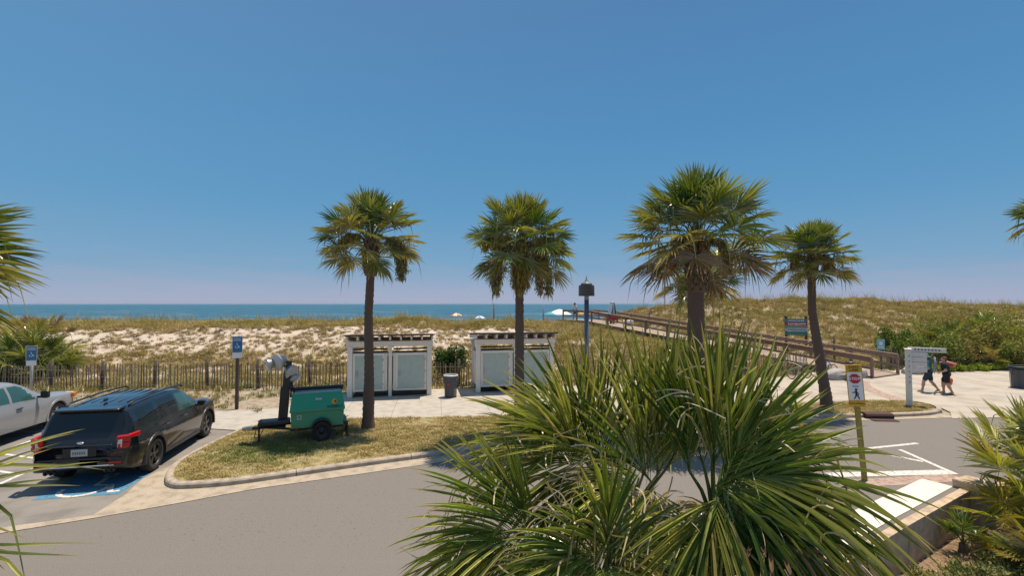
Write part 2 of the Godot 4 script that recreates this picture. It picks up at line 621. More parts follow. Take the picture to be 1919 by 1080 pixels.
func setting() -> void:
	# sea
	struct("sea", sheet([[-9000, -96], [9000, -96], [22000, -24000], [-22000, -24000]], -1.5), M.water, "blue green open sea reaching to the horizon beyond the dunes", "sea")
	var sf := RandomNumberGenerator.new()
	sf.seed = 4
	var fmb := MB.new()
	for k in 60:
		var z0 := -sf.randf_range(150.0, 480.0)
		var x0 := sf.randf_range(-1.1, 0.35) * -z0
		var run := []
		for e in 7:
			run.append([x0 + e * sf.randf_range(2.0, 7.0), z0 + sf.randf_range(-0.6, 0.6)])
		ribbon(fmb, run, -0.25, sf.randf_range(0.2, 0.9), -1.45, -1.45)
	struct("wave_crest", fmb.done(), M.foam, "short white wave crests scattered on the near sea", "waves")
	# dune
	var xs := []
	var x := -95.0
	while x < 110.0:
		xs.append(x)
		x += 0.45 if x > -32.0 and x < 48.0 else 1.6
	var us := []
	var u := -0.6
	while u < 125.0:
		us.append(u)
		u += 0.42 if u < 24.0 else 2.5
	var P := PackedVector3Array()
	var N := PackedVector3Array()
	var C := PackedColorArray()
	var I := PackedInt32Array()
	for i in xs.size():
		for j in us.size():
			var px: float = xs[i]
			var pz: float = table(FENCE_LINE, px) - us[j]
			var h := land(px, pz) - (0.12 if j == 0 else 0.0)
			P.append(Vector3(px, h, pz))
			var e := 0.25
			N.append(Vector3(land(px - e, pz) - land(px + e, pz), 2.0 * e, land(px, pz - e) - land(px, pz + e)).normalized())
			var g := growth(px, pz)
			var sand := Color(0.61, 0.53, 0.45).lerp(Color(0.48, 0.39, 0.315), clampf(hill.get_noise_2d(px * 4.0 + 50.0, pz * 4.0) + 0.4, 0.0, 1.0))
			var litter := Color(0.36, 0.285, 0.14).lerp(Color(0.43, 0.32, 0.19), clampf(hill.get_noise_2d(px * 3.0, pz * 3.0 + 90.0) + 0.5, 0.0, 1.0))
			C.append(sand.lerp(litter, smoothstep(0.4, 0.85, g)))
	var w := us.size()
	for i in xs.size() - 1:
		for j in w - 1:
			var a := i * w + j
			I.append_array(PackedInt32Array([a, a + 1, a + w, a + w, a + 1, a + w + 1]))
	var arr := []
	arr.resize(Mesh.ARRAY_MAX)
	arr[Mesh.ARRAY_VERTEX] = P
	arr[Mesh.ARRAY_NORMAL] = N
	arr[Mesh.ARRAY_COLOR] = C
	arr[Mesh.ARRAY_INDEX] = I
	var dm := ArrayMesh.new()
	dm.add_surface_from_arrays(Mesh.PRIMITIVE_TRIANGLES, arr)
	struct("dune", dm, M.earth, "pale sand dune with scattered dry growth behind the sand fence", "dune")
	# ground in front of the dune
	var gp := [[-200, -5.3], [-14, -5.3], [-2, -5.1], [2, -5.7], [7.04, -8.9], [9.74, -10.55], [13.5, -11.1], [200, -14], [200, -44], [110, -36.9], [40, -32.2], [22, -30.4], [16, -28.4], [8, -26.2], [-1.8, -24.2], [-8, -23.7], [-24, -23.1], [-90, -22.3], [-200, -22.3]]
	struct("ground", sheet(gp, -0.03), layered(grained(0.43, 0.345, 0.25, 0.95, M.earth.albedo_texture, 3.0, true, M.earth.normal_texture, 0.8), M.kerb.detail_albedo, 4.0), "sandy ground between the pavement and the fence", "ground")
	# road
	var rp := [[-60, 8]] + GUTTER_EDGE + [[40, -19], [60, -17], [60, -13.5], [13.5, -11.2], [9.8, -10.6], [7.1, -8.95], [2.05, -5.75], [-2, -5.15], [-14, -5.3], [-30, -1.0]]
	struct("road", sheet(rp, 0.0), M.asphalt, "grey asphalt road curving past the grass island", "road")
	# parking bay
	var pp := [[-45, 4.2], [-22, -3.6], [-14, -6.6], [-9.0, -8.7], [-7.9, -9.15], [-8.05, -10.2], [-8.36, -11.1], [-8.40, -12.1], [-8.6, -13.5], [-8.6, -15.2], [-9.5, -15.4], [-24, -14.4], [-45, -13.0]]
	struct("parking_bay", sheet(pp, 0.004), M.parking, "worn pale asphalt of the parking bay", "parking")
	# gutter and apron
	var gg: Array = []
	gg.append_array(GUTTER_EDGE)
	gg.append_array([[15.6, -17.65], [14.2, -17.3], [11.1, -17.0], [9.4, -16.75], [7.5, -16.25], [4.2, -15.15], [0.5, -13.82], [-1.82, -12.85], [-3.99, -11.84], [-5.8, -10.93], [-6.48, -10.68], [-7.15, -10.57], [-7.5, -10.7], [-7.8, -10.95], [-8.1, -11.45], [-8.4, -12.15], [-8.42, -11.1], [-8.09, -10.2], [-7.9, -9.2], [-9.05, -8.72], [-14, -6.62], [-22, -3.75]])
	struct("gutter", sheet(gg, 0.010), M.gutter, "tan concrete gutter and apron along the kerb", "gutter")
	# walk and sheds' pad
	var wp := [[-30, -14.0], [-9.6, -15.42], [-8.5, -15.2], [-8.1, -15.97], [-5.62, -16.48], [-1.01, -16.85], [3, -17.4], [7.4, -18.1], [9.4, -18.45], [9.4, -25.0], [2.6, -23.2], [-3.4, -22.5], [-7.25, -22.1], [-7.5, -19.9], [-8.9, -18.35], [-12, -17.6], [-30, -16.6]]
	var walk := struct("pavement", sheet(wp, 0.03, 0.06), M.concrete, "pale concrete walk in front of the two white sheds", "pavement")
	var jm := MB.new()
	for k in 9:
		var bx := -6.6 + k * 1.75
		jm.box(Vector3(bx + 0.35, 0.0312, -18.4 - (bx + 6.6) * 0.12), Vector3(0.014, 0.003, 3.3), Basis(Vector3.UP, 0.16))
	part("joint", jm.done(), M.ink_grey, walk)
	# plaza towards the boardwalk
	var zp := [[9.4, -18.45], [12.6, -19.35], [15.9, -19.55], [16.45, -18.6], [16.1, -17.8], [15.3, -16.85], [40, -18.8], [60, -16.9], [60, -33], [40, -31.9], [24, -30.0], [22.2, -28.2], [18.9, -26.4], [14, -26.0], [9.4, -25.0]]
	struct("plaza", sheet(zp, 0.014), M.sand_path, "sun bleached sandy concrete apron leading to the boardwalk", "path")
	var bm := MB.new()
	ribbon(bm, curve([[15.9, -19.5], [16.2, -20.6], [16.5, -22.0], [17.2, -23.6], [18.2, -25.0]], 4), -0.35, 0.25, 0.019, 0.019)
	struct("brick_edging", bm.done(), M.brick_band, "pink brick band edging the plaza", "paving")
	# painted lines
	var lm := MB.new()
	for r in [[[9.2, -13.75], [10.4, -12.3], 0.13], [[7.4, -11.35], [10.35, -11.55], 0.3], [[10.62, -13.3], [10.4, -11.4], 0.12], [[9.8, -13.4], [11.6, -13.9], 0.12],
			[[-8.95, -9.1], [-9.3, -15.2], 0.0]]:
		if r[2] > 0.0:
			ribbon(lm, [r[0], r[1]], -r[2] * 0.5, r[2] * 0.5, 0.0045, 0.0045)
	struct("crosswalk_line", lm.done(), M.paint_white, "white painted crosswalk lines on the asphalt beside the planter wall", "road marking")
	var cm := MB.new()
	ribbon(cm, [[7.2, -10.75], [10.3, -11.2]], -0.22, 0.22, 0.005, 0.005)
	struct("brick_crossing", cm.done(), M.brick_band, "faded pink brick strip of the crosswalk beside the planter wall", "paving")
	var pm := MB.new()
	var f := Vector2(-0.211, -0.977)
	for k in [[-11.15, -9.9, 5.3, 0.1], [-13.0, -9.5, 5.3, 0.1]]:
		ribbon(pm, [[k[0], k[1]], [k[0] + f.x * k[2], k[1] + f.y * k[2]]], -0.05, 0.05, 0.0085, 0.0085)
	ribbon(pm, [[-10.62, -9.3], [-11.7, -8.85]], -0.05, 0.05, 0.0085, 0.0085)
	for k in 5:
		ribbon(pm, [[-11.35 - k * 0.22, -10.4 - k * 1.0], [-13.05 - k * 0.22, -10.9 - k * 1.0]], -0.045, 0.045, 0.0085, 0.0085)
	struct("parking_line", pm.done(), M.paint_white, "white parking lines and hatching on the bay", "road marking")
	# blue wheelchair square painted behind the black car
	var sq := Node3D.new()
	sq.name = "accessible_marking"
	add_child(sq)
	tag(sq, "blue painted square with a white wheelchair symbol behind the black car", "road marking", "", "structure")
	sq.position = Vector3(-9.12, 0.0, -10.75)
	sq.rotation.y = 0.212
	part("blue_square", sheet([[-0.8, -0.8], [0.74, -0.8], [0.74, 0.7], [-0.8, 0.7]], 0.009), M.paint_blue, sq)
	var wm := MB.new()
	var arc := []
	for k in 15:
		var a := -0.5 + k * 0.27
		arc.append([-0.12 + 0.42 * cos(a), 0.25 + 0.42 * sin(a)])
	ribbon(wm, arc, -0.05, 0.05, 0.0135, 0.0135)
	ribbon(wm, [[-0.05, -0.42], [-0.02, 0.05], [0.3, 0.1], [0.5, 0.55], [0.66, 0.5]], -0.055, 0.055, 0.0135, 0.0135)
	var head := []
	for k in 9:
		head.append([-0.06 + 0.09 * cos(k * TAU / 8), -0.6 + 0.09 * sin(k * TAU / 8)])
	ribbon(wm, head, -0.07, 0.02, 0.0135, 0.0135)
	part("wheelchair_symbol", wm.done(), M.paint_white, sq)
	# lawns
	var lp := [[-8.36, -15.1], [-8.36, -13.55], [-8.2, -12.15], [-7.95, -11.45], [-7.66, -10.98], [-7.42, -10.75], [-7.1, -10.63], [-6.5, -10.72], [-5.84, -10.98], [-4.05, -11.9], [-1.88, -12.92], [0.44, -13.9], [4.1, -15.22], [7.4, -16.3], [7.2, -18.0], [3, -17.36], [-1.01, -16.8], [-5.62, -16.42], [-8.05, -15.9]]
	struct("lawn", sheet(lp, 0.105, 0.14), M.lawn, "dry yellow grass island inside the long kerb", "lawn")
	var lp2 := [[9.6, -16.78], [11.15, -17.04], [12.6, -17.16], [14.15, -17.33], [15.1, -17.6], [15.75, -18.0], [16.05, -18.6], [15.9, -19.45], [14, -19.5], [12.7, -19.25], [9.5, -18.4]]
	struct("lawn_corner", sheet(lp2, 0.10, 0.12), M.lawn, "small dry grass corner beside the crosswalk, with the white post", "lawn")
	kerb("kerb", KERB_LINE, "concrete kerb round the long grass island")
	kerb("kerb", KERB_LINE_2, "concrete kerb of the small grass corner with the storm drain")
	# planter bed and its wall
	var bp := [[14, 6], [14, -11.0], [13.5, -10.95], [9.74, -10.35]] + WALL_LINE.slice(1) + [[-14, 6]]
	struct("planting_bed", sheet(bp, -0.7), M.mulch, "brown mulch bed below the planter wall", "planting bed")
	var wall := thing("planter_wall", "tan stucco planter wall below the sunlit crosswalk strip", "wall")
	var k := 0
	for i in WALL_LINE.size() - 1:
		var a := Vector3(WALL_LINE[i][0], 0, WALL_LINE[i][1])
		var b := Vector3(WALL_LINE[i + 1][0], 0, WALL_LINE[i + 1][1])
		var d := (b - a)
		var bs := Basis(d.normalized(), Vector3.UP, d.normalized().cross(Vector3.UP))
		part("wall_section", MB.new().box((a + b) * 0.5 + Vector3(0, -0.44, 0), Vector3(d.length() - 0.02, 0.93, 0.16), bs).done(), M.stucco, wall)
	part("pier", MB.new().soft_box(Vector3(9.95, -0.36, -10.5), Vector3(0.55, 1.1, 0.5), 0.02, Basis(Vector3.UP, 0.35)).done(), M.stucco, wall)
	part("wall_section", MB.new().box(Vector3(12.0, -0.44, -10.75), Vector3(3.6, 0.96, 0.2), Basis(Vector3.UP, 0.06)).done(), M.stucco, wall)
	var fm := MB.new()
	ribbon(fm, [[9.62, -10.62], [6.96, -8.98], [1.95, -5.78], [-2, -5.2], [-14, -5.4]], 0.0, 0.55, 0.012, 0.012)
	struct("wall_path", fm.done(), M.pale_concrete, "bright white concrete strip along the top of the planter wall", "path")

# swept kerb stones with narrow joints
func kerb(called: String, line: Array, label: String) -> void:
	var root := Node3D.new()
	root.name = numbered(called)
	add_child(root)
	tag(root, label, "kerb", "", "structure")
	var pts := curve(line, 6)
	var n := 0
	var run := []
	var far := 0.0
	for i in pts.size():
		run.append(pts[i])
		if i > 0:
			far += Vector2(pts[i][0] - pts[i - 1][0], pts[i][1] - pts[i - 1][1]).length()
		if far > 2.4 or i == pts.size() - 1:
			if run.size() > 1:
				part("kerb_stone", kerb_piece(run), M.kerb, root)
			var a: Array = run[-1]
			var b: Array = run[maxi(run.size() - 2, 0)]
			var t := Vector2(a[0] - b[0], a[1] - b[1]).normalized() * 0.014
			run = [[a[0] + t.x, a[1] + t.y]]
			far = 0.0

func kerb_piece(run: Array) -> ArrayMesh:
	var mb := MB.new()
	# profile across: outer foot, rounded shoulder, top, inner edge (offsets to the left of travel are outside)
	var prof := [[0.0, -0.03], [0.012, 0.09], [0.035, 0.118], [0.07, 0.128], [0.165, 0.13], [0.17, -0.03]]
	for i in prof.size() - 1:
		ribbon(mb, run, -prof[i][0], -prof[i + 1][0], prof[i][1], prof[i + 1][1])
	for e in [0, run.size() - 1]:
		var a: Array = run[maxi(e - 1, 0)]
		var b: Array = run[mini(e + 1, run.size() - 1)]
		var t := Vector2(b[0] - a[0], b[1] - a[1]).normalized()
		var s := Vector2(-t.y, t.x)
		var o := []
		for p in prof:
			o.append(Vector3(run[e][0] - s.x * p[0], p[1], run[e][1] - s.y * p[0]))
		for q in range(1, o.size() - 1):
			mb.tri(o[0], o[q], o[q + 1])
	return mb.done()

# ------------------------------------------------------------------ sand fences
func fences() -> void:
	fence_run(-24.5, 1.2, "weathered sand fence of thin wooden slats running behind the parked cars and sheds", Vector2(-24.5, 1.2))
	fence_run(2.6, 17.0, "weathered sand fence beside the boardwalk, behind the street lamp", Vector2(2.6, 17.0))
	fence_run(22.4, 31.0, "pale sand fence between the boardwalk and the shrub thicket", Vector2(22.4, 31.0))

func fence_run(x0: float, x1: float, label: String, _span: Vector2) -> void:
	var root := thing("sand_fence", label, "fence", Vector3(x0, 0, table(FENCE_LINE, x0) + 0.25))
	var meshes := []
	for k in 5:
		var hgt := 1.08 + k * 0.035
		meshes.append(MB.new().box(Vector3(0, hgt * 0.5, 0), Vector3(0.052, hgt, 0.014)).done())
	var base := root.position
	var x := x0
	var i := 0
	var wires := [[], [], []]
	while x < x1:
		var z := table(FENCE_LINE, x) + 0.25
		var slope := Vector2(1.0, table(FENCE_LINE, x + 0.5) - table(FENCE_LINE, x - 0.5)).normalized()
		var yy := land(x, z) + 0.03 * sin(x * 1.3) + 0.02
		var tilt := Basis(Vector3.UP, -atan2(slope.y, slope.x)) * Basis(Vector3.FORWARD, rng.randf_range(-0.05, 0.05)) * Basis(Vector3.RIGHT, rng.randf_range(-0.03, 0.03))
		part("slat", meshes[rng.randi() % 5], [M.slat, M.slat, M.slat_dark, M.slat_pale][rng.randi() % 4], root, Transform3D(tilt, Vector3(x, yy, z) - base))
		for w in 3:
			if i % 4 == 0:
				wires[w].append(Vector3(x, yy + 0.22 + w * 0.36, z + 0.012) - base)
		if i % 17 == 6:
			var hgt := rng.randf_range(1.25, 1.4)
			part("post", MB.new().smooth(true).tube([Vector3(0, -0.1, 0), Vector3(rng.randf_range(-0.03, 0.03), hgt, 0)], [0.075, 0.068], 9).done(), M.post_wood, root, Transform3D(Basis(), Vector3(x, yy, z - 0.1) - base))
		x += 0.138 * rng.randf_range(0.9, 1.1)
		i += 1
	var wm := MB.new()
	for w in 3:
		wm.tube(wires[w], [0.004], 4)
	part("wire", wm.done(), M.galvanised, root)

# ------------------------------------------------------------------ white sheds
func sheds() -> void:
	shed(Vector3(-5.22, 0.03, -20.72), 0.20, 3.5, "white two door shed behind the green trailer, partly hidden by a palm trunk", 1)
	shed(Vector3(0.15, 0.03, -21.95), 0.20, 3.6, "white two door shed beside the street lamp, partly hidden by palm fronds", 2)

func shed(at: Vector3, turn: float, w: float, label: String, which: int) -> void:
	var r := thing("beach_shed", label, "shed", at, turn, "white sheds on the concrete walk")
	var d := 1.75
	var hw := w * 0.5
	# posts
	for x in [-hw + 0.1, 0.0, hw - 0.1]:
		part("post", MB.new().soft_box(Vector3(x, 1.08, 0), Vector3(0.2 if x != 0.0 else 0.14, 2.16, 0.16), 0.012).done(), M.white, r)
	for x in [-hw + 0.08, hw - 0.08]:
		part("post", MB.new().soft_box(Vector3(x, 1.05, -d + 0.08), Vector3(0.16, 2.1, 0.16), 0.012).done(), M.white, r)
		# side wall boards
		for b in 7:
			part("board", MB.new().soft_box(Vector3(x, 0.36 + b * 0.215, -d * 0.5), Vector3(0.045, 0.205, d - 0.33), 0.006).done(), M.white, r)
	for b in 7:
		part("board", MB.new().soft_box(Vector3(0, 0.36 + b * 0.215, -d + 0.06), Vector3(w - 0.33, 0.205, 0.04), 0.006).done(), M.white, r)
	# beams, rafters, roof
	part("beam", MB.new().soft_box(Vector3(0, 2.255, 0.0), Vector3(w + 0.12, 0.23, 0.13), 0.01).done(), M.white, r)
	part("beam", MB.new().soft_box(Vector3(0, 2.19, -d + 0.08), Vector3(w + 0.1, 0.18, 0.13), 0.01).done(), M.white, r)
	part("beam", MB.new().box(Vector3(0, 1.79, 0.0), Vector3(w - 0.42, 0.06, 0.1)).done(), M.white, r)
	var tilt := Basis(Vector3.RIGHT, -0.05)
	for k in 9:
		var x := lerpf(-hw - 0.02, hw + 0.02, k / 8.0)
		part("rafter", MB.new().soft_box(Vector3(x, 2.455, -d * 0.5 + 0.02), Vector3(0.075, 0.17, d + 0.62), 0.008, tilt).done(), M.white, r)
	part("blocking", MB.new().box(Vector3(0, 2.44, -0.32), Vector3(w - 0.06, 0.15, 0.03)).done(), M.timber, r)
	part("roof", MB.new().soft_box(Vector3(0, 2.575, -d * 0.5 + 0.02), Vector3(w + 0.24, 0.055, d + 0.8), 0.012, tilt).done(), M.roofing, r)
	# doors
	for s in [-1, 1]:
		var cx: float = s * (hw * 0.5 + 0.005)
		var dw := hw - 0.60
		var door := part("door", MB.new().soft_box(Vector3(0, 0, 0), Vector3(dw, 1.48, 0.04), 0.006).done(), M.door, r, Transform3D(Basis(), Vector3(cx, 1.055, 0.02)))
		var fm := MB.new()
		for e in [-1, 1]:
			fm.soft_box(Vector3(e * (dw * 0.5 + 0.03), 0, 0.012), Vector3(0.08, 1.62, 0.06), 0.008)
			fm.soft_box(Vector3(0, e * 0.77, 0.012), Vector3(dw - 0.02, 0.07, 0.06), 0.008)
		part("door_frame", fm.done(), M.white, door)
		var hm := MB.new()
		hm.box(Vector3(-dw * 0.5 + 0.09, -0.08, 0.03), Vector3(0.07, 0.24, 0.015))
		hm.tube([Vector3(-dw * 0.5 + 0.09, -0.18, 0.035), Vector3(-dw * 0.5 + 0.09, -0.18, 0.08), Vector3(-dw * 0.5 + 0.09, 0.0, 0.08), Vector3(-dw * 0.5 + 0.09, 0.0, 0.035)], [0.013], 6)
		part("handle", hm.done(), M.steel, door)
		for e in [-0.52, 0.0, 0.52]:
			part("hinge", MB.new().box(Vector3(dw * 0.5 + 0.015, e, 0.047), Vector3(0.05, 0.09, 0.012)).done(), M.steel, door)
		for e in [-1, 1]:
			part("jamb", MB.new().box(Vector3(cx + e * (dw * 0.5 + 0.125), 1.06, -0.01), Vector3(0.11, 1.62, 0.05)).done(), M.white, r)
		# louvre strips in the opening above the door
		for k in 2:
			part("louvre", MB.new().box(Vector3(cx, 1.90 + k * 0.13, -0.04), Vector3(hw - 0.24, 0.012, 0.10), Basis(Vector3.RIGHT, 0.5)).done(), M.roofing, r)
	# black sheet painted as shade on the concrete floor, seen under the doors
	part("floor_shade_sheet", MB.new().box(Vector3(0, 0.02, -d * 0.5), Vector3(w - 0.4, 0.03, d - 0.4)).done(), M.black, r)
	part("inner_wall", MB.new().box(Vector3(0, 0.95, -d * 0.5), Vector3(0.06, 1.7, d - 0.3)).done(), M.white, r)

# ------------------------------------------------------------------ boardwalk
func boardwalk() -> void:
	var r := thing("boardwalk", "wooden boardwalk with handrails climbing over the dune", "boardwalk", DECK_START)
	var side := Vector3(-DECK_DIR.z, 0, DECK_DIR.x)
	var ends := 30.0
	var pitch := atan(0.09)
	var mesh := MB.new().soft_box(Vector3.ZERO, Vector3(2.75, 0.04, 0.145), 0.006).done()
	var flat := Basis(side, Vector3.UP, side.cross(Vector3.UP))
	var tipped := Basis(side, pitch) * flat
	if (Basis(side, pitch) * DECK_DIR).y < 0.0:
		tipped = Basis(side, -pitch) * flat
	var t := 0.1
	while t < ends:
		part("deck_board", mesh, M.timber_pale if rng.randf() < 0.8 else M.timber, r, Transform3D(tipped if t < 25.0 else flat, DECK_DIR * t + Vector3(0, deck_height(t), 0)))
		t += 0.152
	for s in [-1.0, 1.0]:
		# joists
		var jm := MB.new()
		for seg in [[0.0, 25.0], [25.0, ends]]:
			var a: Vector3 = DECK_DIR * seg[0] + side * s * 1.2 + Vector3(0, deck_height(seg[0]) - 0.16, 0)
			var b: Vector3 = DECK_DIR * seg[1] + side * s * 1.2 + Vector3(0, deck_height(seg[1]) - 0.16, 0)
			beam(jm, a, b, 0.06, 0.24)
		part("joist", jm.done(), M.timber, r)
		var prev := Vector3.ZERO
		var k := 0
		t = 0.15
		while t < ends + 0.1:
			var p: Vector3 = DECK_DIR * t + side * s * 1.42
			var y := deck_height(t)
			var foot := minf(land(p.x + DECK_START.x, p.z + DECK_START.z), y) - 0.15
			part("rail_post", MB.new().soft_box(Vector3(0, (foot + y + 1.02) * 0.5, 0), Vector3(0.13, y + 1.02 - foot, 0.13), 0.01, flat).done(), M.timber, r, Transform3D(Basis(), Vector3(p.x, 0, p.z)))
			var top := p + Vector3(0, y + 1.06, 0)
			if k > 0:
				var cap := MB.new()
				beam(cap, prev + Vector3(0, 0, 0), top, 0.2, 0.045)
				part("handrail", cap.done(), M.timber, r)
				var low := MB.new()
				var off: Vector3 = side * (-s * 0.085)
				beam(low, prev + off + Vector3(0, -0.14, 0), top + off + Vector3(0, -0.14, 0), 0.04, 0.17)
				part("rail_board", low.done(), M.timber, r)
				var mid := MB.new()
				beam(mid, prev + off + Vector3(0, -0.62, 0), top + off + Vector3(0, -0.62, 0), 0.04, 0.13)
				part("rail_board", mid.done(), M.timber, r)
			prev = top
			t += 2.38
			k += 1

func beam(mb: MB, a: Vector3, b: Vector3, w: float, h: float) -> void:
	var d := (b - a)
	var y := d.normalized()
	var x := y.cross(Vector3.UP).normalized()
	mb.box((a + b) * 0.5, Vector3(w, d.length() - 0.006, h), Basis(x, y, x.cross(y)))

# ------------------------------------------------------------------ palms
const GREEN := [Color(0.052, 0.100, 0.022), Color(0.125, 0.175, 0.032), Color(0.34, 0.27, 0.12)]
const FRESH := [Color(0.085, 0.145, 0.024), Color(0.29, 0.32, 0.075), Color(0.46, 0.37, 0.17)]
const BRIGHT := [Color(0.26, 0.29, 0.04), Color(0.54, 0.50, 0.13), Color(0.52, 0.36, 0.2)]
const TAN := [Color(0.36, 0.28, 0.16), Color(0.56, 0.46, 0.29), Color(0.48, 0.36, 0.22)]
const SUNNY := [Color(0.14, 0.185, 0.028), Color(0.50, 0.48, 0.16), Color(0.52, 0.42, 0.20)]  # yellow-green with leaf highlights put into the pale colour
const GOLD := [Color(0.24, 0.21, 0.045), Color(0.50, 0.40, 0.12), Color(0.42, 0.30, 0.15)]
const DEAD := [Color(0.20, 0.125, 0.065), Color(0.30, 0.20, 0.11), Color(0.24, 0.16, 0.09)]
const OLIVE := [Color(0.12, 0.15, 0.03), Color(0.31, 0.30, 0.065), Color(0.44, 0.34, 0.14)]

# one fan leaf: pleated segments that leave a short midrib, joined near the hub and free towards the tips
func fan(w: Raw, hub: Vector3, dir: Vector3, nrm: Vector3, length: float, spread: float, count: int, sag: float, pal: Array, secs: Array, rnd: RandomNumberGenerator, wide := 1.0, browned := 0.5, crease := 0.0, loose := 0.07, fibres := 0) -> void:
	var y := dir.normalized()
	var z := (nrm - y * nrm.dot(y)).normalized()
	var x := y.cross(z)
	var gap := 2.0 * spread / (count - 1)
	var fold := rnd.randf_range(0.10, 0.34) + crease
	var whole := rnd.randf_range(-0.05, 0.10)
	for i in count:
		var a := -spread + gap * i + rnd.randf_range(-0.2, 0.2) * gap
		var q := a / spread
		var root := hub + y * length * 0.24 * pow(maxf(0.0, cos(q * 1.45)), 1.4)
		var d := x * sin(a) + y * cos(a)
		var len_ := length * (0.80 + 0.2 * cos(a)) * rnd.randf_range(0.82, 1.06) - (root - hub).length() * 0.55
		var drop := sag * rnd.randf_range(0.5, 1.4)
		var snap := rnd.randf() < (0.07 if fibres == 0 else 0.13)
		if snap:
			drop += rnd.randf_range(0.3, 0.7)
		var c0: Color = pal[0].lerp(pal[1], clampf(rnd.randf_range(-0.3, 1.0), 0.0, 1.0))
		c0 = c0 * rnd.randf_range(0.6, 1.55)  # random brightness puts sun glints and dark faces into the segment colours
		if rnd.randf() < 0.08:
			c0 = c0.lerp(pal[2], 0.6 if fibres == 0 else 1.0)
		c0.a = 1.0
		var c1: Color = c0.lerp(pal[1], rnd.randf_range(0.1, 0.7))
		var ct: Color = c1.lerp(pal[2], browned * rnd.randf_range(0.4, 1.6) if rnd.randf() < 0.8 else 0.1)
		var sideways := x * rnd.randf_range(-0.06, 0.06)
		var twist := rnd.randf_range(-1.0, 1.0) * loose
		var across := (z.cross(d)).normalized()
		var last := []
		for k in secs.size():
			var s: float = secs[k]
			var run := s * len_
			var p := root + d * run + z * (fold * absf(sin(a)) * run * (1.0 - 0.5 * s) - whole * run * s + twist * run * smoothstep(0.08, 0.5, s)) + Vector3.DOWN * drop * pow(s, 2.6) * len_ + sideways * s * s * len_
			if snap and s > 0.62:
				p += Vector3.DOWN * (s - 0.62) * len_ * 0.8 - d * (s - 0.62) * len_ * 0.5
			var wid := minf(gap * run * 1.04 + 0.004, 0.030 * wide * (0.7 + 0.3 * length))
			if s > 0.42:
				wid *= pow(1.0 - (s - 0.42) / 0.58, 0.85)
			var lift := z * wid * 0.55
			var e := [p - across * wid * 0.5 + lift, p - lift * 0.3, p + across * wid * 0.5 + lift]
			var cc: Color = c0.lerp(c1, s) if s < 0.85 else ct
			if k > 0:
				var lc: Color = last[3]
				if k < secs.size() - 1:
					for h in 2:
						w.tri(last[h], last[h + 1], e[h], lc, lc, cc)
						w.tri(last[h + 1], e[h + 1], e[h], lc, cc, cc)
				else:
					w.tri(last[0], last[1], p, lc, lc, cc)
					w.tri(last[1], last[2], p, lc, lc, cc)
			e.append(cc)
			last = e

# pale curled threads that hang between the segments
func threads(w: Raw, hub: Vector3, dir: Vector3, nrm: Vector3, length: float, spread: float, n: int, rnd: RandomNumberGenerator) -> void:
	var y := dir.normalized()
	var z := (nrm - y * nrm.dot(y)).normalized()
	var x := y.cross(z)
	for i in n:
		var a := rnd.randf_range(-spread, spread)
		var d := x * sin(a) + y * cos(a)
		var p := hub + d * length * rnd.randf_range(0.3, 0.75)
		var v := (d + Vector3(rnd.randfn(), rnd.randfn(), rnd.randfn()) * 0.7).normalized()
		var c := Color(0.62, 0.54, 0.36).lerp(Color(0.42, 0.3, 0.16), rnd.randf())
		var step := rnd.randf_range(0.03, 0.07)
		var curl := Vector3(rnd.randfn(), rnd.randfn(), rnd.randfn()) * 0.35
		var wd := rnd.randf_range(0.002, 0.006)
		for k in 6:
			var q := p + v * step
			var s := v.cross(Vector3(0.2, 0.3, 0.93)).normalized() * wd
			w.tri(p - s, p + s, q + s, c, c, c)
			w.tri(p - s, q + s, q - s, c, c, c)
			p = q
			v = (v + curl * 0.5 + Vector3.DOWN * 0.22).normalized()

func stalk(w: Raw, pts: Array, r0: float, r1: float, col: Color) -> void:
	# three-sided petiole
	var last := []
	for i in pts.size():
		var t: Vector3 = (pts[mini(i + 1, pts.size() - 1)] - pts[maxi(i - 1, 0)]).normalized()
		var u := t.cross(Vector3(0.31, 0.2, 0.93)).normalized()
		var v := t.cross(u)
		var r := lerpf(r0, r1, float(i) / (pts.size() - 1))
		var ring := []
		for k in 3:
			ring.append(pts[i] + (u * cos(TAU * k / 3) + v * sin(TAU * k / 3)) * r)
		if i > 0:
			for k in 3:
				var j := (k + 1) % 3
				w.tri(last[k], last[j], ring[k], col, col, col)
				w.tri(last[j], ring[j], ring[k], col, col, col)
		last = ring

# a whole frond from the crown's middle outwards
func frond(parent: Node3D, from: Vector3, az: float, el: float, pet: float, length: float, pal: Array, secs: Array, count: int, rnd: RandomNumberGenerator, sag := 0.25, wide := 1.0) -> void:
	var out := Vector3(cos(az), 0, sin(az))
	var dir := out * cos(el) + Vector3.UP * sin(el)
	var up_pet := out * cos(el + 0.25) + Vector3.UP * sin(el + 0.25)
	var mid := from + up_pet * pet * 0.5
	var hub := from + dir * pet
	var el2 := el - (0.14 if el < 0.8 else 0.06)
	var d2 := out * cos(el2) + Vector3.UP * sin(el2)
	var n := -out * sin(el2) + Vector3.UP * cos(el2)
	n = n.rotated(d2, rnd.randf_range(-0.6, 0.6))
	var w := Raw.new()
	var pc: Color = pal[0].lerp(pal[1], 0.6)
	stalk(w, [from, mid, hub, hub + d2 * length * 0.2], 0.022, 0.008, pc)
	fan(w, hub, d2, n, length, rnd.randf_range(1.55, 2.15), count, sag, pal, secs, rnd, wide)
	part("frond", w.done(), M.leaf, parent)

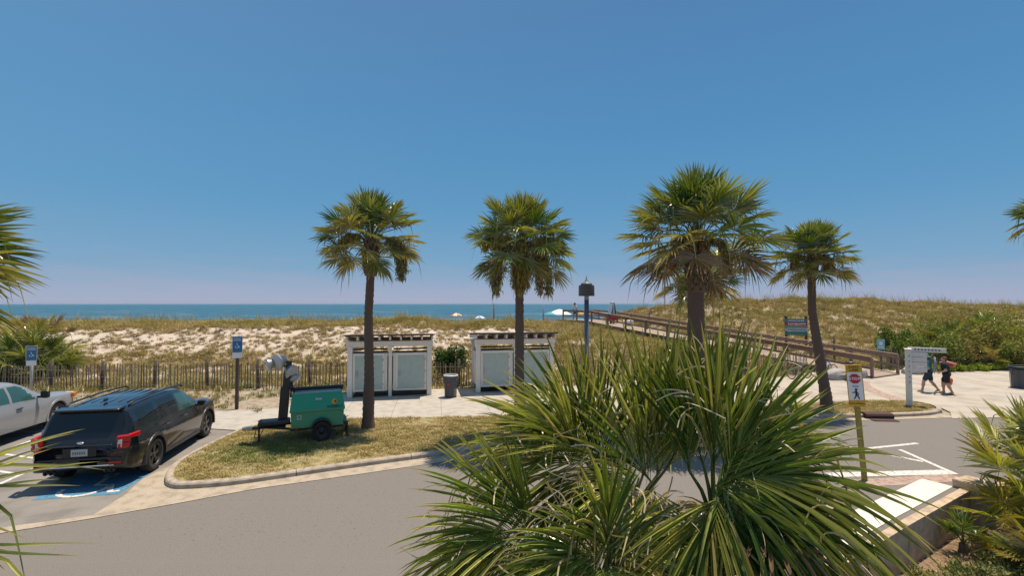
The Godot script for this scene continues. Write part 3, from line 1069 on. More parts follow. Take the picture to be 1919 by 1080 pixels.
# frond aimed by hand: hub and tip are given relative to the thing; narrow, deeply folded leaves with a few neighbours
func aimed(parent: Node3D, from: Vector3, hub: Vector3, tip: Vector3, nrm: Vector3, spread: float, count: int, pal: Array, rnd: RandomNumberGenerator, sag := 0.2, wide := 1.0, more := 1) -> void:
	for k in more + 1:
		var w := Raw.new()
		var d := tip - hub
		var h := hub
		if k > 0:
			d = d.rotated(Vector3(rnd.randfn(), rnd.randfn(), rnd.randfn()).normalized(), rnd.randf_range(0.25, 0.6)) * rnd.randf_range(0.75, 1.0)
			h = hub + Vector3(rnd.randf_range(-0.14, 0.14), rnd.randf_range(-0.12, 0.1), rnd.randf_range(-0.18, 0.18))
		var mid := (from + h) * 0.5 + Vector3(0, 0.05, 0)
		stalk(w, [from, mid, h, h + d * 0.22], 0.020, 0.007, pal[0].lerp(pal[1], 0.7))
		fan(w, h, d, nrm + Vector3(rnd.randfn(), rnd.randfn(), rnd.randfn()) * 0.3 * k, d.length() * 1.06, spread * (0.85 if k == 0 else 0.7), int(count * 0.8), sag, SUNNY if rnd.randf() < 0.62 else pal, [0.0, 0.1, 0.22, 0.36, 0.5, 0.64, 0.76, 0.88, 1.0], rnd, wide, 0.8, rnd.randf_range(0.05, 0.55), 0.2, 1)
		threads(w, h, d, nrm, d.length(), spread * 0.9, 9 if more > 0 else 0, rnd)
		part("frond", w.done(), M.leaf, parent)

# drooping spray of small fruit branchlets
func spray(parent: Node3D, from: Vector3, az: float, reach: float, hang: float, col: Color, rnd: RandomNumberGenerator) -> void:
	var w := Raw.new()
	var out := Vector3(cos(az), 0, sin(az))
	var pts := []
	for i in 9:
		var t := i / 8.0
		pts.append(from + out * reach * (1.0 - pow(1.0 - t, 2.0)) + Vector3.UP * (0.25 * sin(t * PI * 0.9) - hang * t * t))
	stalk(w, pts, 0.014, 0.004, col.darkened(0.2))
	for i in 850:
		var t := rnd.randf_range(0.3, 1.0)
		var f := t * 8.0
		var k := mini(int(f), 7)
		var p: Vector3 = pts[k].lerp(pts[k + 1], f - k)
		var dir := Vector3(rnd.randf_range(-1, 1), rnd.randf_range(-1.3, 0.2), rnd.randf_range(-1, 1)).normalized()
		var q := p + dir * rnd.randf_range(0.06, 0.2)
		var e := q + Vector3(rnd.randf_range(-0.04, 0.04), rnd.randf_range(-0.16, -0.04), rnd.randf_range(-0.04, 0.04))
		var s := Vector3(rnd.randf_range(-1, 1), 0.2, rnd.randf_range(-1, 1)).normalized() * 0.019
		var c := (col * 1.5).lerp(Color(0.46, 0.37, 0.16), rnd.randf()) if rnd.randf() < 0.7 else col.darkened(0.4)
		w.tri(p, q + s, q - s, c, c, c)
		w.tri(q + s, e, q - s, c, c, c)
	part("fruit_stalk", w.done(), M.dry, parent)

func trunk_mesh(pts: Array, rads: Array, rnd: RandomNumberGenerator, rough := 0.055) -> ArrayMesh:
	var mb := MB.new()
	mb.smooth(true)
	var n := 14
	var rings := []
	for i in pts.size() - 1:
		var m := maxi(4, int((pts[i + 1] - pts[i]).length() / 0.085))
		for k in m:
			rings.append([pts[i].lerp(pts[i + 1], float(k) / m), lerpf(rads[i], rads[i + 1], float(k) / m)])
	rings.append([pts[-1], rads[-1]])
	var last := []
	for i in rings.size():
		var ring := []
		var swell := 1.0 + (rough if i % 2 == 0 else -rough) * rnd.randf_range(0.3, 1.2)
		for k in n:
			var a := TAU * k / n
			var r: float = rings[i][1] * swell * (1.0 + rnd.randf_range(-rough, rough))
			ring.append(rings[i][0] + Vector3(cos(a) * r, rnd.randf_range(-0.01, 0.01), sin(a) * r))
		if i > 0:
			for k in n:
				var j := (k + 1) % n
				mb.quad(last[j], last[k], ring[k], ring[j])
		last = ring
	for k in range(1, n - 1):
		mb.tri(last[0], last[k + 1], last[k])
	return mb.done()

func palm(label: String, at: Vector3, o: Dictionary, group := "") -> Node3D:
	var r := thing("palm_tree", label, "palm tree", at, 0.0, group)
	var rnd := RandomNumberGenerator.new()
	rnd.seed = o.seed
	part("trunk", trunk_mesh(o.path, o.rads, rnd), M.bark, r)
	var top: Vector3 = o.path[-1]
	# stubs of old leaf bases, criss-crossed below the crown
	var bm := MB.new()
	bm.box(Vector3(0, 0.09, 0.018), Vector3(0.075, 0.22, 0.035), Basis(Vector3.RIGHT, 0.32))
	bm.box(Vector3(0.03, 0.0, 0.008), Vector3(0.05, 0.16, 0.03), Basis(Vector3.FORWARD, 0.5))
	bm.box(Vector3(-0.03, 0.0, 0.008), Vector3(0.05, 0.16, 0.03), Basis(Vector3.FORWARD, -0.5))
	var boot := bm.done()
	var rows: int = o.get("boots", 6)
	var br: float = o.get("boot_r", 0.2)
	for i in rows:
		for k in 8:
			var a := TAU * (k + 0.5 * (i % 2)) / 8.0 + 0.1
			var yy := top.y + 0.02 - (rows - 1 - i) * 0.155
			var f := float(i) / maxi(rows - 1, 1)
			var rr := br * (0.86 + 0.2 * sin(f * PI))
			var c := top + Vector3(0, yy - top.y, 0)
			part("leaf_base", boot, M.boot, r, Transform3D(Basis(Vector3.UP, PI * 0.5 - a) * Basis(Vector3.RIGHT, rnd.randf_range(-0.1, 0.12)), c + Vector3(cos(a) * rr, 0, sin(a) * rr)))
	if rows > 0:
		part("heart", MB.new().smooth(true).lathe([[0.0, -rows * 0.155], [br * 0.86, -rows * 0.15], [br * 1.0, -rows * 0.07], [br * 0.9, 0.1], [br * 0.5, 0.35], [0.0, 0.5]], 14, top).done(), M.boot, r)
	var n: int = o.n
	for k in n:
		var f := float(k) / (n - 1)
		var az := k * 2.39996 + rnd.randf_range(-0.25, 0.25)
		var el := deg_to_rad(lerpf(o.hi, o.lo, pow(f, o.get("bias", 0.95))) + rnd.randf_range(-8, 8))
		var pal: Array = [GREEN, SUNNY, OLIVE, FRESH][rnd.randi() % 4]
		if f > 1.0 - o.gold:
			pal = GOLD if rnd.randf() < 0.6 else OLIVE
		elif f > 1.0 - o.gold * 1.9:
			pal = OLIVE if rnd.randf() < 0.6 else GREEN
		if f > 1.0 - o.get("dead", 0.0):
			pal = DEAD
		var ln: float = o.leaf * rnd.randf_range(0.88, 1.08)
		var pt: float = o.pet * rnd.randf_range(0.8, 1.15) * (0.9 if el > 1.0 else 1.0)
		frond(r, top + Vector3(0, 0.12, 0), az, el, pt, ln, pal, [0.0, 0.22, 0.45, 0.68, 0.86, 1.0], 28, rnd, 0.02 + 0.14 * f, 1.95)
	for s in o.get("sprays", []):
		spray(r, top + Vector3(0, 0.2, 0), s[0], s[1], s[2], s[3], rnd)
	return r

func trees() -> void:
	var g := "sabal palms beside the car park"
	palm("slim sabal palm beside the green trailer with golden lower fronds", Vector3(-4.51, 0.1, -15.2), {"seed": 3, "path": [Vector3(0, -0.1, 0), Vector3(0.0, 0.35, 0), Vector3(0.02, 1.6, 0), Vector3(-0.02, 3.6, 0), Vector3(0.03, 4.7, 0), Vector3(0.04, 5.68, 0)], "rads": [0.23, 0.185, 0.15, 0.132, 0.125, 0.16], "boots": 6, "boot_r": 0.22, "n": 60, "hi": 86.0, "lo": -32.0, "bias": 1.3, "gold": 0.34, "leaf": 0.82, "pet": 0.98, "sprays": [[0.25, 1.05, 1.25, Color(0.2, 0.2, 0.06)], [0.1, 1.1, 1.0, Color(0.22, 0.2, 0.07)], [3.0, 0.9, 0.3, Color(0.34, 0.26, 0.05)], [2.6, 0.8, 0.2, Color(0.36, 0.27, 0.05)]]}, g)
	palm("sabal palm with hanging fruit stalks rising in front of the shed by the lamp", Vector3(0.22, 0.1, -14.2), {"seed": 8, "path": [Vector3(0, -0.1, 0), Vector3(0.0, 0.5, 0), Vector3(0.0, 2.2, 0), Vector3(0.0, 4.2, 0), Vector3(0.06, 5.45, 0)], "rads": [0.2, 0.165, 0.135, 0.122, 0.13], "boots": 4, "boot_r": 0.2, "n": 60, "hi": 86.0, "lo": -45.0, "bias": 1.3, "gold": 0.1, "leaf": 0.8, "pet": 0.95, "sprays": [[3.05, 0.75, 1.5, Color(0.22, 0.22, 0.07)], [2.7, 0.85, 1.3, Color(0.2, 0.18, 0.08)], [0.05, 0.8, 1.5, Color(0.2, 0.2, 0.08)], [0.5, 0.6, 1.45, Color(0.24, 0.15, 0.09)], [1.57, 0.32, 1.45, Color(0.33, 0.24, 0.03)], [1.2, 0.3, 1.3, Color(0.33, 0.25, 0.03)], [2.2, 0.3, 1.35, Color(0.30, 0.22, 0.04)], [2.9, 1.1, 0.15, Color(0.38, 0.31, 0.04)], [0.15, 1.15, 0.3, Color(0.38, 0.31, 0.04)], [2.5, 0.9, 0.2, Color(0.36, 0.29, 0.04)], [0.5, 0.95, 0.25, Color(0.38, 0.31, 0.04)]]}, g)
	palm("stout tall sabal palm with a criss-crossed trunk top, behind the large fan palm", Vector3(5.68, 0.1, -14.8), {"seed": 21, "path": [Vector3(0, -0.1, 0), Vector3(0, 0.5, 0), Vector3(-0.02, 2.4, 0), Vector3(-0.03, 4.1, 0), Vector3(0.04, 5.6, 0)], "rads": [0.36, 0.31, 0.26, 0.235, 0.26], "boots": 9, "boot_r": 0.33, "n": 66, "hi": 86.0, "lo": -30.0, "bias": 1.35, "gold": 0.3, "dead": 0.13, "leaf": 1.2, "pet": 1.35, "sprays": [[1.5, 0.5, 0.9, Color(0.28, 0.16, 0.06)], [2.8, 0.9, 0.9, Color(0.30, 0.17, 0.07)], [0.3, 0.9, 1.0, Color(0.30, 0.24, 0.06)], [2.2, 0.8, 0.5, Color(0.30, 0.17, 0.07)]]}, g)
	palm("shorter palm half hidden behind the stout sabal palm", Vector3(7.75, 0.02, -20.0), {"seed": 33, "path": [Vector3(0, -0.1, 0), Vector3(0, 2.0, 0), Vector3(0.0, 4.9, 0)], "rads": [0.25, 0.2, 0.17], "boots": 5, "boot_r": 0.22, "n": 32, "hi": 60.0, "lo": -42.0, "gold": 0.3, "leaf": 0.95, "pet": 1.0, "sprays": [[0.1, 0.9, 0.9, Color(0.36, 0.29, 0.05)], [3.0, 0.8, 0.8, Color(0.34, 0.26, 0.05)], [1.2, 0.7, 0.9, Color(0.34, 0.26, 0.05)]]}, g)
	palm("leaning sabal palm on the small grass corner near the boardwalk", Vector3(11.85, 0.08, -18.2), {"seed": 41, "path": [Vector3(0, -0.1, 0), Vector3(-0.06, 0.5, 0), Vector3(-0.3, 2.2, 0), Vector3(-0.5, 3.6, 0), Vector3(-0.5, 5.4, 0)], "rads": [0.24, 0.2, 0.165, 0.14, 0.14], "boots": 3, "boot_r": 0.2, "n": 58, "hi": 86.0, "lo": -36.0, "bias": 1.3, "gold": 0.32, "leaf": 0.8, "pet": 0.9, "sprays": [[0.1, 0.7, 0.5, Color(0.38, 0.25, 0.07)], [1.2, 0.6, 0.5, Color(0.36, 0.24, 0.06)], [2.9, 0.8, 0.4, Color(0.34, 0.2, 0.06)]]}, g)
	# palms whose crowns only reach into the frame
	palm("tall palm beside the road, only the tips of its fronds showing above the parked cars", Vector3(-7.1, -0.9, -5.15), {"seed": 52, "path": [Vector3(0, -0.1, 0), Vector3(0, 2.5, 0), Vector3(0.0, 5.2, 0)], "rads": [0.24, 0.19, 0.16], "boots": 4, "boot_r": 0.2, "n": 48, "hi": 78.0, "lo": -14.0, "gold": 0.06, "leaf": 1.0, "pet": 0.6, "sprays": [[-0.2, 0.9, 0.8, Color(0.36, 0.2, 0.1)]]})
	palm("distant palm beyond the plaza with only one frond edge in view", Vector3(18.25, 0.0, -16.2), {"seed": 63, "path": [Vector3(0, -0.1, 0), Vector3(0, 3.0, 0), Vector3(0.0, 6.8, 0)], "rads": [0.26, 0.2, 0.17], "boots": 4, "boot_r": 0.2, "n": 26, "hi": 75.0, "lo": -30.0, "gold": 0.3, "leaf": 0.75, "pet": 0.45})
	big_palms()

func dry_skirt(parent: Node3D, from: Vector3, n: int, rnd: RandomNumberGenerator) -> void:
	for k in n:
		var az := TAU * k / n + rnd.randf_range(-0.4, 0.4)
		frond(parent, from, az, rnd.randf_range(-0.7, 0.1), rnd.randf_range(0.25, 0.5), rnd.randf_range(0.6, 0.9), TAN if k % 2 == 0 else DEAD, [0.0, 0.15, 0.32, 0.5, 0.68, 0.85, 1.0], 18, rnd, 0.7, 0.9)

func low_palm(label: String, base: Vector3, crown: Vector3, seed_: int) -> Array:
	var r := thing("fan_palm", label, "palm", base)
	var rnd := RandomNumberGenerator.new()
	rnd.seed = seed_
	var c := crown - base
	if base.x > -2.0:
		dry_skirt(r, c, 6, rnd)
	part("trunk", trunk_mesh([Vector3(0, -0.1, 0), Vector3(c.x * 0.3, c.y * 0.45, c.z * 0.3), Vector3(c.x, c.y, c.z)], [0.15, 0.13, 0.11], rnd), M.bark, r)
	return [r, rnd]

# the fan palms that stand under the balcony
func big_palms() -> void:
	var cam_up := Vector3(0, 0.55, 1.0)
	var e = low_palm("large green fan palm with arching fronds over the crosswalk", Vector3(1.5, -0.9, -3.55), Vector3(1.45, 2.42, -3.5), 101)
	var b := Vector3(1.5, -0.9, -3.55)
	var crown := Vector3(1.45, 2.42, -3.5) - b
	for f in [
			[Vector3(1.50, 2.79, -3.42), Vector3(2.02, 3.73, -3.55), 0.8, 34, 0.10, FRESH], [Vector3(1.53, 2.79, -3.40), Vector3(2.66, 2.86, -3.30), 1.0, 40, 0.30, FRESH],
			[Vector3(1.52, 2.75, -3.38), Vector3(2.30, 2.20, -3.08), 1.0, 40, 0.34, GREEN], [Vector3(1.46, 2.70, -3.36), Vector3(1.60, 1.95, -2.98), 1.1, 36, 0.30, GREEN],
			[Vector3(1.46, 2.82, -3.55), Vector3(1.72, 3.85, -3.75), 0.5, 28, 0.06, GREEN], [Vector3(1.62, 2.81, -3.62), Vector3(2.34, 3.22, -3.85), 0.7, 30, 0.22, FRESH],
			[Vector3(1.58, 2.72, -3.5), Vector3(2.62, 2.42, -3.75), 0.9, 38, 0.40, FRESH], [Vector3(1.60, 2.66, -3.45), Vector3(2.5, 1.95, -3.4), 0.9, 36, 0.42, GREEN],
			[Vector3(1.40, 2.68, -3.32), Vector3(1.02, 2.05, -3.05), 0.9, 34, 0.34, OLIVE], [Vector3(1.42, 2.80, -3.6), Vector3(1.28, 3.70, -3.95), 0.6, 30, 0.08, GREEN],
			[Vector3(1.66, 2.74, -3.7), Vector3(2.4, 2.75, -4.35), 0.8, 34, 0.3, GREEN], [Vector3(1.46, 2.55, -3.3), Vector3(1.95, 1.6, -3.05), 0.9, 34, 0.4, GREEN],
			[Vector3(1.62, 2.55, -3.5), Vector3(2.3, 1.55, -3.7), 0.9, 34, 0.4, OLIVE]]:
		aimed(e[0], crown, f[0] - b, f[1] - b, cam_up + Vector3(rng.randf_range(-0.35, 0.35), rng.randf_range(-0.2, 0.5), 0), f[2], f[3], f[5], e[1], f[4], 1.5, 1)
	e = low_palm("upright green fan palm between the street lamp and the arching fan palm", Vector3(0.98, -0.9, -4.1), Vector3(0.95, 2.1, -4.05), 102)
	b = Vector3(0.98, -0.9, -4.1)
	crown = Vector3(0.95, 2.1, -4.05) - b
	for f in [
			[Vector3(1.18, 2.61, -3.95), Vector3(1.20, 3.80, -4.05), 0.62, 34, 0.05, GREEN], [Vector3(1.20, 2.62, -3.97), Vector3(1.58, 3.62, -4.1), 0.6, 30, 0.08, GREEN],
			[Vector3(1.12, 2.56, -3.92), Vector3(0.55, 3.40, -4.0), 0.6, 30, 0.10, FRESH], [Vector3(0.72, 2.62, -4.05), Vector3(0.78, 3.66, -4.15), 0.52, 30, 0.05, GREEN],
			[Vector3(0.66, 2.70, -4.12), Vector3(-0.24, 3.24, -4.25), 0.75, 36, 0.16, FRESH], [Vector3(0.62, 2.66, -4.1), Vector3(-0.40, 2.86, -4.1), 0.8, 36, 0.34, FRESH],
			[Vector3(0.66, 2.62, -4.08), Vector3(0.10, 2.08, -3.98), 0.9, 34, 0.40, GREEN], [Vector3(0.74, 2.64, -4.2), Vector3(0.20, 3.50, -4.5), 0.6, 30, 0.08, GREEN],
			[Vector3(1.10, 2.50, -3.9), Vector3(0.75, 1.7, -3.6), 0.9, 32, 0.35, OLIVE], [Vector3(1.05, 2.6, -4.3), Vector3(1.35, 3.5, -4.9), 0.8, 30, 0.1, GREEN],
			[Vector3(0.86, 2.5, -3.95), Vector3(0.38, 2.55, -3.4), 0.9, 32, 0.35, GREEN], [Vector3(1.14, 2.5, -3.9), Vector3(1.3, 1.75, -3.55), 0.9, 32, 0.35, GREEN]]:
		aimed(e[0], crown, f[0] - b, f[1] - b, cam_up + Vector3(rng.randf_range(-0.35, 0.35), rng.randf_range(-0.2, 0.5), 0), f[2], f[3], f[5], e[1], f[4], 1.5, 1)
	e = low_palm("low fan palm spreading flat open leaves under the upright fan palm", Vector3(0.68, -0.9, -3.35), Vector3(0.66, 2.02, -3.4), 103)
	b = Vector3(0.68, -0.9, -3.35)
	crown = Vector3(0.66, 2.02, -3.4) - b
	for f in [
			[Vector3(0.66, 2.30, -3.35), Vector3(0.64, 3.02, -3.35), 1.0, 30, 0.2, FRESH], [Vector3(0.64, 2.28, -3.33), Vector3(-0.06, 2.42, -3.2), 1.0, 32, 0.35, FRESH],
			[Vector3(0.68, 2.28, -3.33), Vector3(1.30, 2.52, -3.2), 0.9, 30, 0.35, FRESH], [Vector3(0.66, 2.24, -3.30), Vector3(0.66, 1.80, -2.75), 1.3, 36, 0.3, GREEN],
			[Vector3(0.12, 2.27, -3.72), Vector3(-0.52, 2.92, -3.85), 0.65, 30, 0.10, FRESH], [Vector3(0.10, 2.26, -3.70), Vector3(-0.76, 2.28, -3.7), 0.85, 36, 0.30, FRESH],
			[Vector3(0.10, 2.22, -3.68), Vector3(-0.60, 1.84, -3.55), 0.8, 32, 0.38, GREEN], [Vector3(0.16, 2.2, -3.7), Vector3(-0.1, 1.6, -3.5), 0.8, 28, 0.4, OLIVE],
			[Vector3(0.40, 2.2, -3.4), Vector3(-0.1, 1.75, -3.1), 0.9, 30, 0.4, GREEN], [Vector3(0.85, 2.2, -3.35), Vector3(1.2, 1.75, -3.05), 0.9, 30, 0.4, OLIVE]]:
		aimed(e[0], crown, f[0] - b, f[1] - b, cam_up + Vector3(rng.randf_range(-0.3, 0.3), rng.randf_range(0.0, 0.5), 0), f[2], f[3], f[5], e[1], f[4], 1.5, 1)
	# fan palm whose leaf tips reach in front of the parked cars
	e = low_palm("fan palm with pale thin leaf tips reaching in front of the parked cars", Vector3(-5.7, -0.9, -4.5), Vector3(-5.6, 2.0, -4.4), 104)
	b = Vector3(-5.7, -0.9, -4.5)
	crown = Vector3(-5.6, 2.0, -4.4) - b
	for f in [
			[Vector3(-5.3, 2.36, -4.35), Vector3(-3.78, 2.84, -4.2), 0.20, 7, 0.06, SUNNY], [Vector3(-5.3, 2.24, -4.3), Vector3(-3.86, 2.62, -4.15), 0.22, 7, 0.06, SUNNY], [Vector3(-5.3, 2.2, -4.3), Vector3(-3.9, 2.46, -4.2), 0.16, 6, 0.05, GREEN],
			[Vector3(-5.0, 1.86, -4.2), Vector3(-3.72, 1.95, -4.0), 0.16, 5, 0.06, GREEN], [Vector3(-5.1, 2.1, -4.3), Vector3(-4.0, 2.12, -4.0), 0.14, 4, 0.12, OLIVE],
			[Vector3(-5.5, 2.5, -4.5), Vector3(-5.5, 3.1, -4.7), 0.7, 26, 0.1, GREEN], [Vector3(-5.8, 2.4, -4.5), Vector3(-6.6, 2.9, -4.6), 1.0, 30, 0.2, GREEN],
			[Vector3(-5.6, 2.3, -4.2), Vector3(-5.7, 2.0, -3.4), 1.0, 30, 0.3, FRESH]]:
		aimed(e[0], crown, f[0] - b, f[1] - b, Vector3(0.1, 0.9, 0.35), f[2], f[3], f[5], e[1], f[4], 1.0, 0)

# ------------------------------------------------------------------ shrubs
func palmetto(label: String, at: Vector3, n: int, leaf: float, pet: float, seed_: int, pals: Array, lo := 5.0, hi := 80.0, secs := [0.0, 0.25, 0.5, 0.75, 1.0], heads := 1, spread := 0.0, group := "") -> void:
	var r := thing("palmetto", label, "palmetto", at, 0.0, group)
	var rnd := RandomNumberGenerator.new()
	rnd.seed = seed_
	for h in heads:
		var o := Vector3(rnd.randf_range(-spread, spread), 0, rnd.randf_range(-spread, spread) * 0.6)
		part("stem", trunk_mesh([o + Vector3(0, -0.15, 0), o + Vector3(0, 0.18, 0)], [0.1, 0.07], rnd), M.bark, r)
		for k in n:
			var f := float(k) / (n - 1)
			var el := deg_to_rad(lerpf(hi, lo, f) + rnd.randf_range(-7, 7))
			var pal: Array = pals[rnd.randi() % pals.size()]
			frond(r, o + Vector3(0, 0.15, 0), k * 2.39996 + h, el, pet * rnd.randf_range(0.7, 1.2), leaf * rnd.randf_range(0.8, 1.1), pal, secs, 26, rnd, 0.10, 1.6)

func bush(called: String, label: String, at: Vector3, size: Vector3, leaves: int, leaf: float, cols: Array, seed_: int, group := "") -> void:
	var r := thing(called, label, "shrub", at, 0.0, group)
	var rnd := RandomNumberGenerator.new()
	rnd.seed = seed_
	var lumps := []
	for i in 16:
		var a := rnd.randf() * TAU
		var q := sqrt(rnd.randf()) * 0.72
		lumps.append([Vector3(cos(a) * q * size.x, rnd.randf_range(0.25, 0.75) * size.y, sin(a) * q * size.z), rnd.randf_range(0.22, 0.42), rnd.randf()])
	var w := Raw.new()
	for i in leaves:
		var l: Array = lumps[rnd.randi() % lumps.size()]
		var d: Vector3 = Vector3(rnd.randfn(), rnd.randfn(), rnd.randfn()).normalized() * pow(rnd.randf(), 0.4) * l[1]
		var p: Vector3 = l[0] + Vector3(d.x * size.x, d.y * size.y * 1.1, d.z * size.z)
		if p.y < 0.02:
			p.y = rnd.randf() * 0.25
		var u := Vector3(rnd.randfn(), rnd.randfn() + 0.7, rnd.randfn()).normalized()
		var v := u.cross(Vector3(rnd.randfn(), rnd.randfn(), rnd.randfn())).normalized()
		var s := leaf * rnd.randf_range(0.6, 1.4)
		var c: Color = cols[int(l[2] * cols.size()) % cols.size()].lerp(cols[rnd.randi() % cols.size()], rnd.randf() * 0.7)
		c = c * rnd.randf_range(0.75, 1.2)
		w.tri(p, p + u * s * 0.55 + v * s * 0.24, p + u * s, c, c, c)
		w.tri(p, p + u * s, p + u * s * 0.55 - v * s * 0.24, c, c, c)
	part("foliage", w.done(), M.bushy, r)
	var mb := MB.new()
	for i in 9:
		var l: Array = lumps[i]
		mb.tube([Vector3(rnd.randf_range(-0.1, 0.1), -0.1, rnd.randf_range(-0.1, 0.1)), l[0] * Vector3(0.5, 0.55, 0.5), l[0]], [0.03, 0.02, 0.008], 5, false)
	part("branches", mb.done(), M.bark, r)

func on_land(x: float, z: float, dy := -0.05) -> Vector3:
	return Vector3(x, land(x, z) + dy, z)

func shrubs() -> void:
	var dark := [Color(0.03, 0.075, 0.016), Color(0.05, 0.11, 0.022), Color(0.085, 0.15, 0.03)]
	var mid := [Color(0.15, 0.20, 0.045), Color(0.32, 0.34, 0.075), Color(0.24, 0.20, 0.07), Color(0.44, 0.37, 0.13)]
	var warm := [Color(0.30, 0.27, 0.07), Color(0.44, 0.34, 0.12), Color(0.33, 0.19, 0.085), Color(0.24, 0.27, 0.055)]
	var lime := [Color(0.25, 0.31, 0.035), Color(0.33, 0.36, 0.05), Color(0.17, 0.23, 0.03)]
	bush("evergreen_shrub", "dark green round shrub against the fence between the two white sheds", Vector3(-3.05, 0.25, -24.4), Vector3(0.95, 1.7, 0.7), 3600, 0.13, dark, 201)
	# thicket beyond the plaza
	var g := "thicket of coastal shrubs beyond the plaza"
	var spots := [[24.6, -30.2, 1.5, 1.9, 3], [27.0, -29.8, 1.7, 2.3, 1], [29.8, -30.6, 1.9, 2.9, 2], [32.6, -30.2, 1.9, 2.8, 1], [35.5, -31.0, 2.2, 3.0, 2], [28.4, -32.6, 1.9, 2.6, 1], [31.5, -33.0, 2.2, 3.0, 2], [34.8, -33.6, 2.2, 3.2, 1], [25.9, -32.2, 1.6, 2.0, 3], [38.5, -31.8, 2.2, 3.0, 2], [30.6, -28.9, 1.3, 1.8, 1]]
	var said := ["low dense green shrub beside the end of the pale sand fence", "olive shrub behind the walking people, in front of the tall palmetto", "rusty brown shrub under the tall palmetto at the front of the thicket", "olive shrub at the front of the thicket, next to the large grey bin", "rusty brown shrub behind the large grey bin", "olive shrub behind the tall palmetto on the dune side", "rusty brown shrub behind the bright palmetto", "olive shrub on the dune side behind the large grey bin", "low green shrub on the dune side of the pale sand fence end", "rusty brown shrub at the far end of the thicket past the large grey bin", "small olive shrub in front of the rusty brown one above the lime ground cover"]
	for i in spots.size():
		var s: Array = spots[i]
		bush("coastal_shrub", said[i], on_land(s[0], s[1]), Vector3(s[2], s[3], s[2] * 0.8), 4200, 0.15, [dark, mid, warm, [Color(0.09, 0.15, 0.03), Color(0.16, 0.21, 0.045), Color(0.25, 0.26, 0.07)]][s[4]], 210 + i, g)
	for i in 5:
		bush("ground_shrub", "bright lime green ground shrub at the edge of the plaza below the thicket", on_land(25.2 + i * 1.25, -28.35 - 0.18 * i), Vector3(0.85, 0.5, 0.5), 1500, 0.10, lime, 240 + i, "lime green ground shrubs at the plaza edge")
	palmetto("tall palmetto crowning the thicket behind the plaza with dark green fans", on_land(28.6, -31.2, 1.1), 18, 0.95, 0.95, 251, [GREEN, FRESH, OLIVE], 15.0, 80.0)
	palmetto("bright palmetto on top of the thicket next to the dark fans", on_land(31.2, -31.6, 1.6), 16, 0.9, 0.9, 252, [FRESH, FRESH, OLIVE], 15.0, 80.0)
	palmetto("palmetto with pale withered leaves in the middle of the thicket", on_land(29.0, -29.6, 0.3), 14, 0.7, 0.6, 253, [OLIVE, GOLD, DEAD, FRESH], 0.0, 70.0)
	palmetto("wide palmetto behind the sand fence beside the accessible parking sign", on_land(-24.0, -23.7, 0.2), 34, 1.2, 1.35, 254, [GREEN, FRESH, SUNNY, OLIVE], -8.0, 80.0, [0.0, 0.25, 0.5, 0.75, 1.0], 3, 1.3)
	palmetto("dead brown palmetto stalk above the wide palmetto by the sand fence", on_land(-24.3, -24.8, 1.5), 12, 0.8, 1.0, 255, [DEAD, GOLD], 20.0, 85.0)
	palmetto("palmetto growing at the fence behind the stout sabal palm", on_land(9.6, -26.6, 0.2), 22, 0.95, 1.0, 256, [GREEN, FRESH, OLIVE], 0.0, 80.0, [0.0, 0.25, 0.5, 0.75, 1.0], 2, 1.0)
	palmetto("loose palmetto between the boardwalk rail and the stout palm", on_land(12.2, -27.6, 0.1), 18, 0.85, 0.9, 257, [GREEN, OLIVE], 5.0, 75.0, [0.0, 0.25, 0.5, 0.75, 1.0], 2, 0.8)
	var near := [0.0, 0.15, 0.32, 0.5, 0.68, 0.85, 1.0]
	palmetto("big palmetto with brown tipped upright fans above the planter wall", Vector3(10.25, -0.2, -9.5), 20, 0.85, 1.25, 261, [BRIGHT, BRIGHT, SUNNY, [Color(0.26, 0.26, 0.03), Color(0.46, 0.34, 0.12), Color(0.40, 0.2, 0.16)]], 42.0, 88.0, near, 1, 0.0)
	palmetto("palmetto with green upright fans at the end of the planter wall", Vector3(11.5, -0.2, -9.9), 20, 0.85, 1.3, 262, [FRESH, BRIGHT, SUNNY], 40.0, 86.0, near)
	palmetto("palmetto with orange tinged fans between the yellow and the green palmetto", Vector3(10.9, -0.4, -9.15), 18, 0.75, 0.95, 266, [OLIVE, SUNNY, [Color(0.3, 0.2, 0.02), Color(0.5, 0.32, 0.05), Color(0.45, 0.24, 0.1)]], 15.0, 84.0, near)
	palmetto("yellow leaved palmetto in the middle of the planting bed", Vector3(9.75, -0.45, -8.85), 18, 0.7, 0.75, 263, [BRIGHT, [Color(0.34, 0.28, 0.02), Color(0.56, 0.44, 0.04), Color(0.5, 0.36, 0.1)], SUNNY], 0.0, 78.0, near)
	palmetto("small golden brown palmetto low in the mulch", Vector3(9.05, -0.68, -8.3), 22, 0.5, 0.5, 264, [GOLD, GOLD, OLIVE], 10.0, 80.0, near)
	palmetto("tiny young green palmetto against the planter wall", Vector3(8.5, -0.7, -9.2), 5, 0.42, 0.3, 265, [FRESH], 55.0, 85.0, near)
	for i in 6:
		bush("bed_weed", "pale green weedy clump in the mulch below the planter wall", Vector3(6.9 + 0.42 * i, -0.73, -8.05 - 0.12 * i + 0.25 * (i % 2)), Vector3(0.42, 0.36, 0.36), 900, 0.06, [Color(0.2, 0.22, 0.08), Color(0.3, 0.27, 0.12), Color(0.12, 0.15, 0.04)], 280 + i, "weedy clumps in the planting bed")

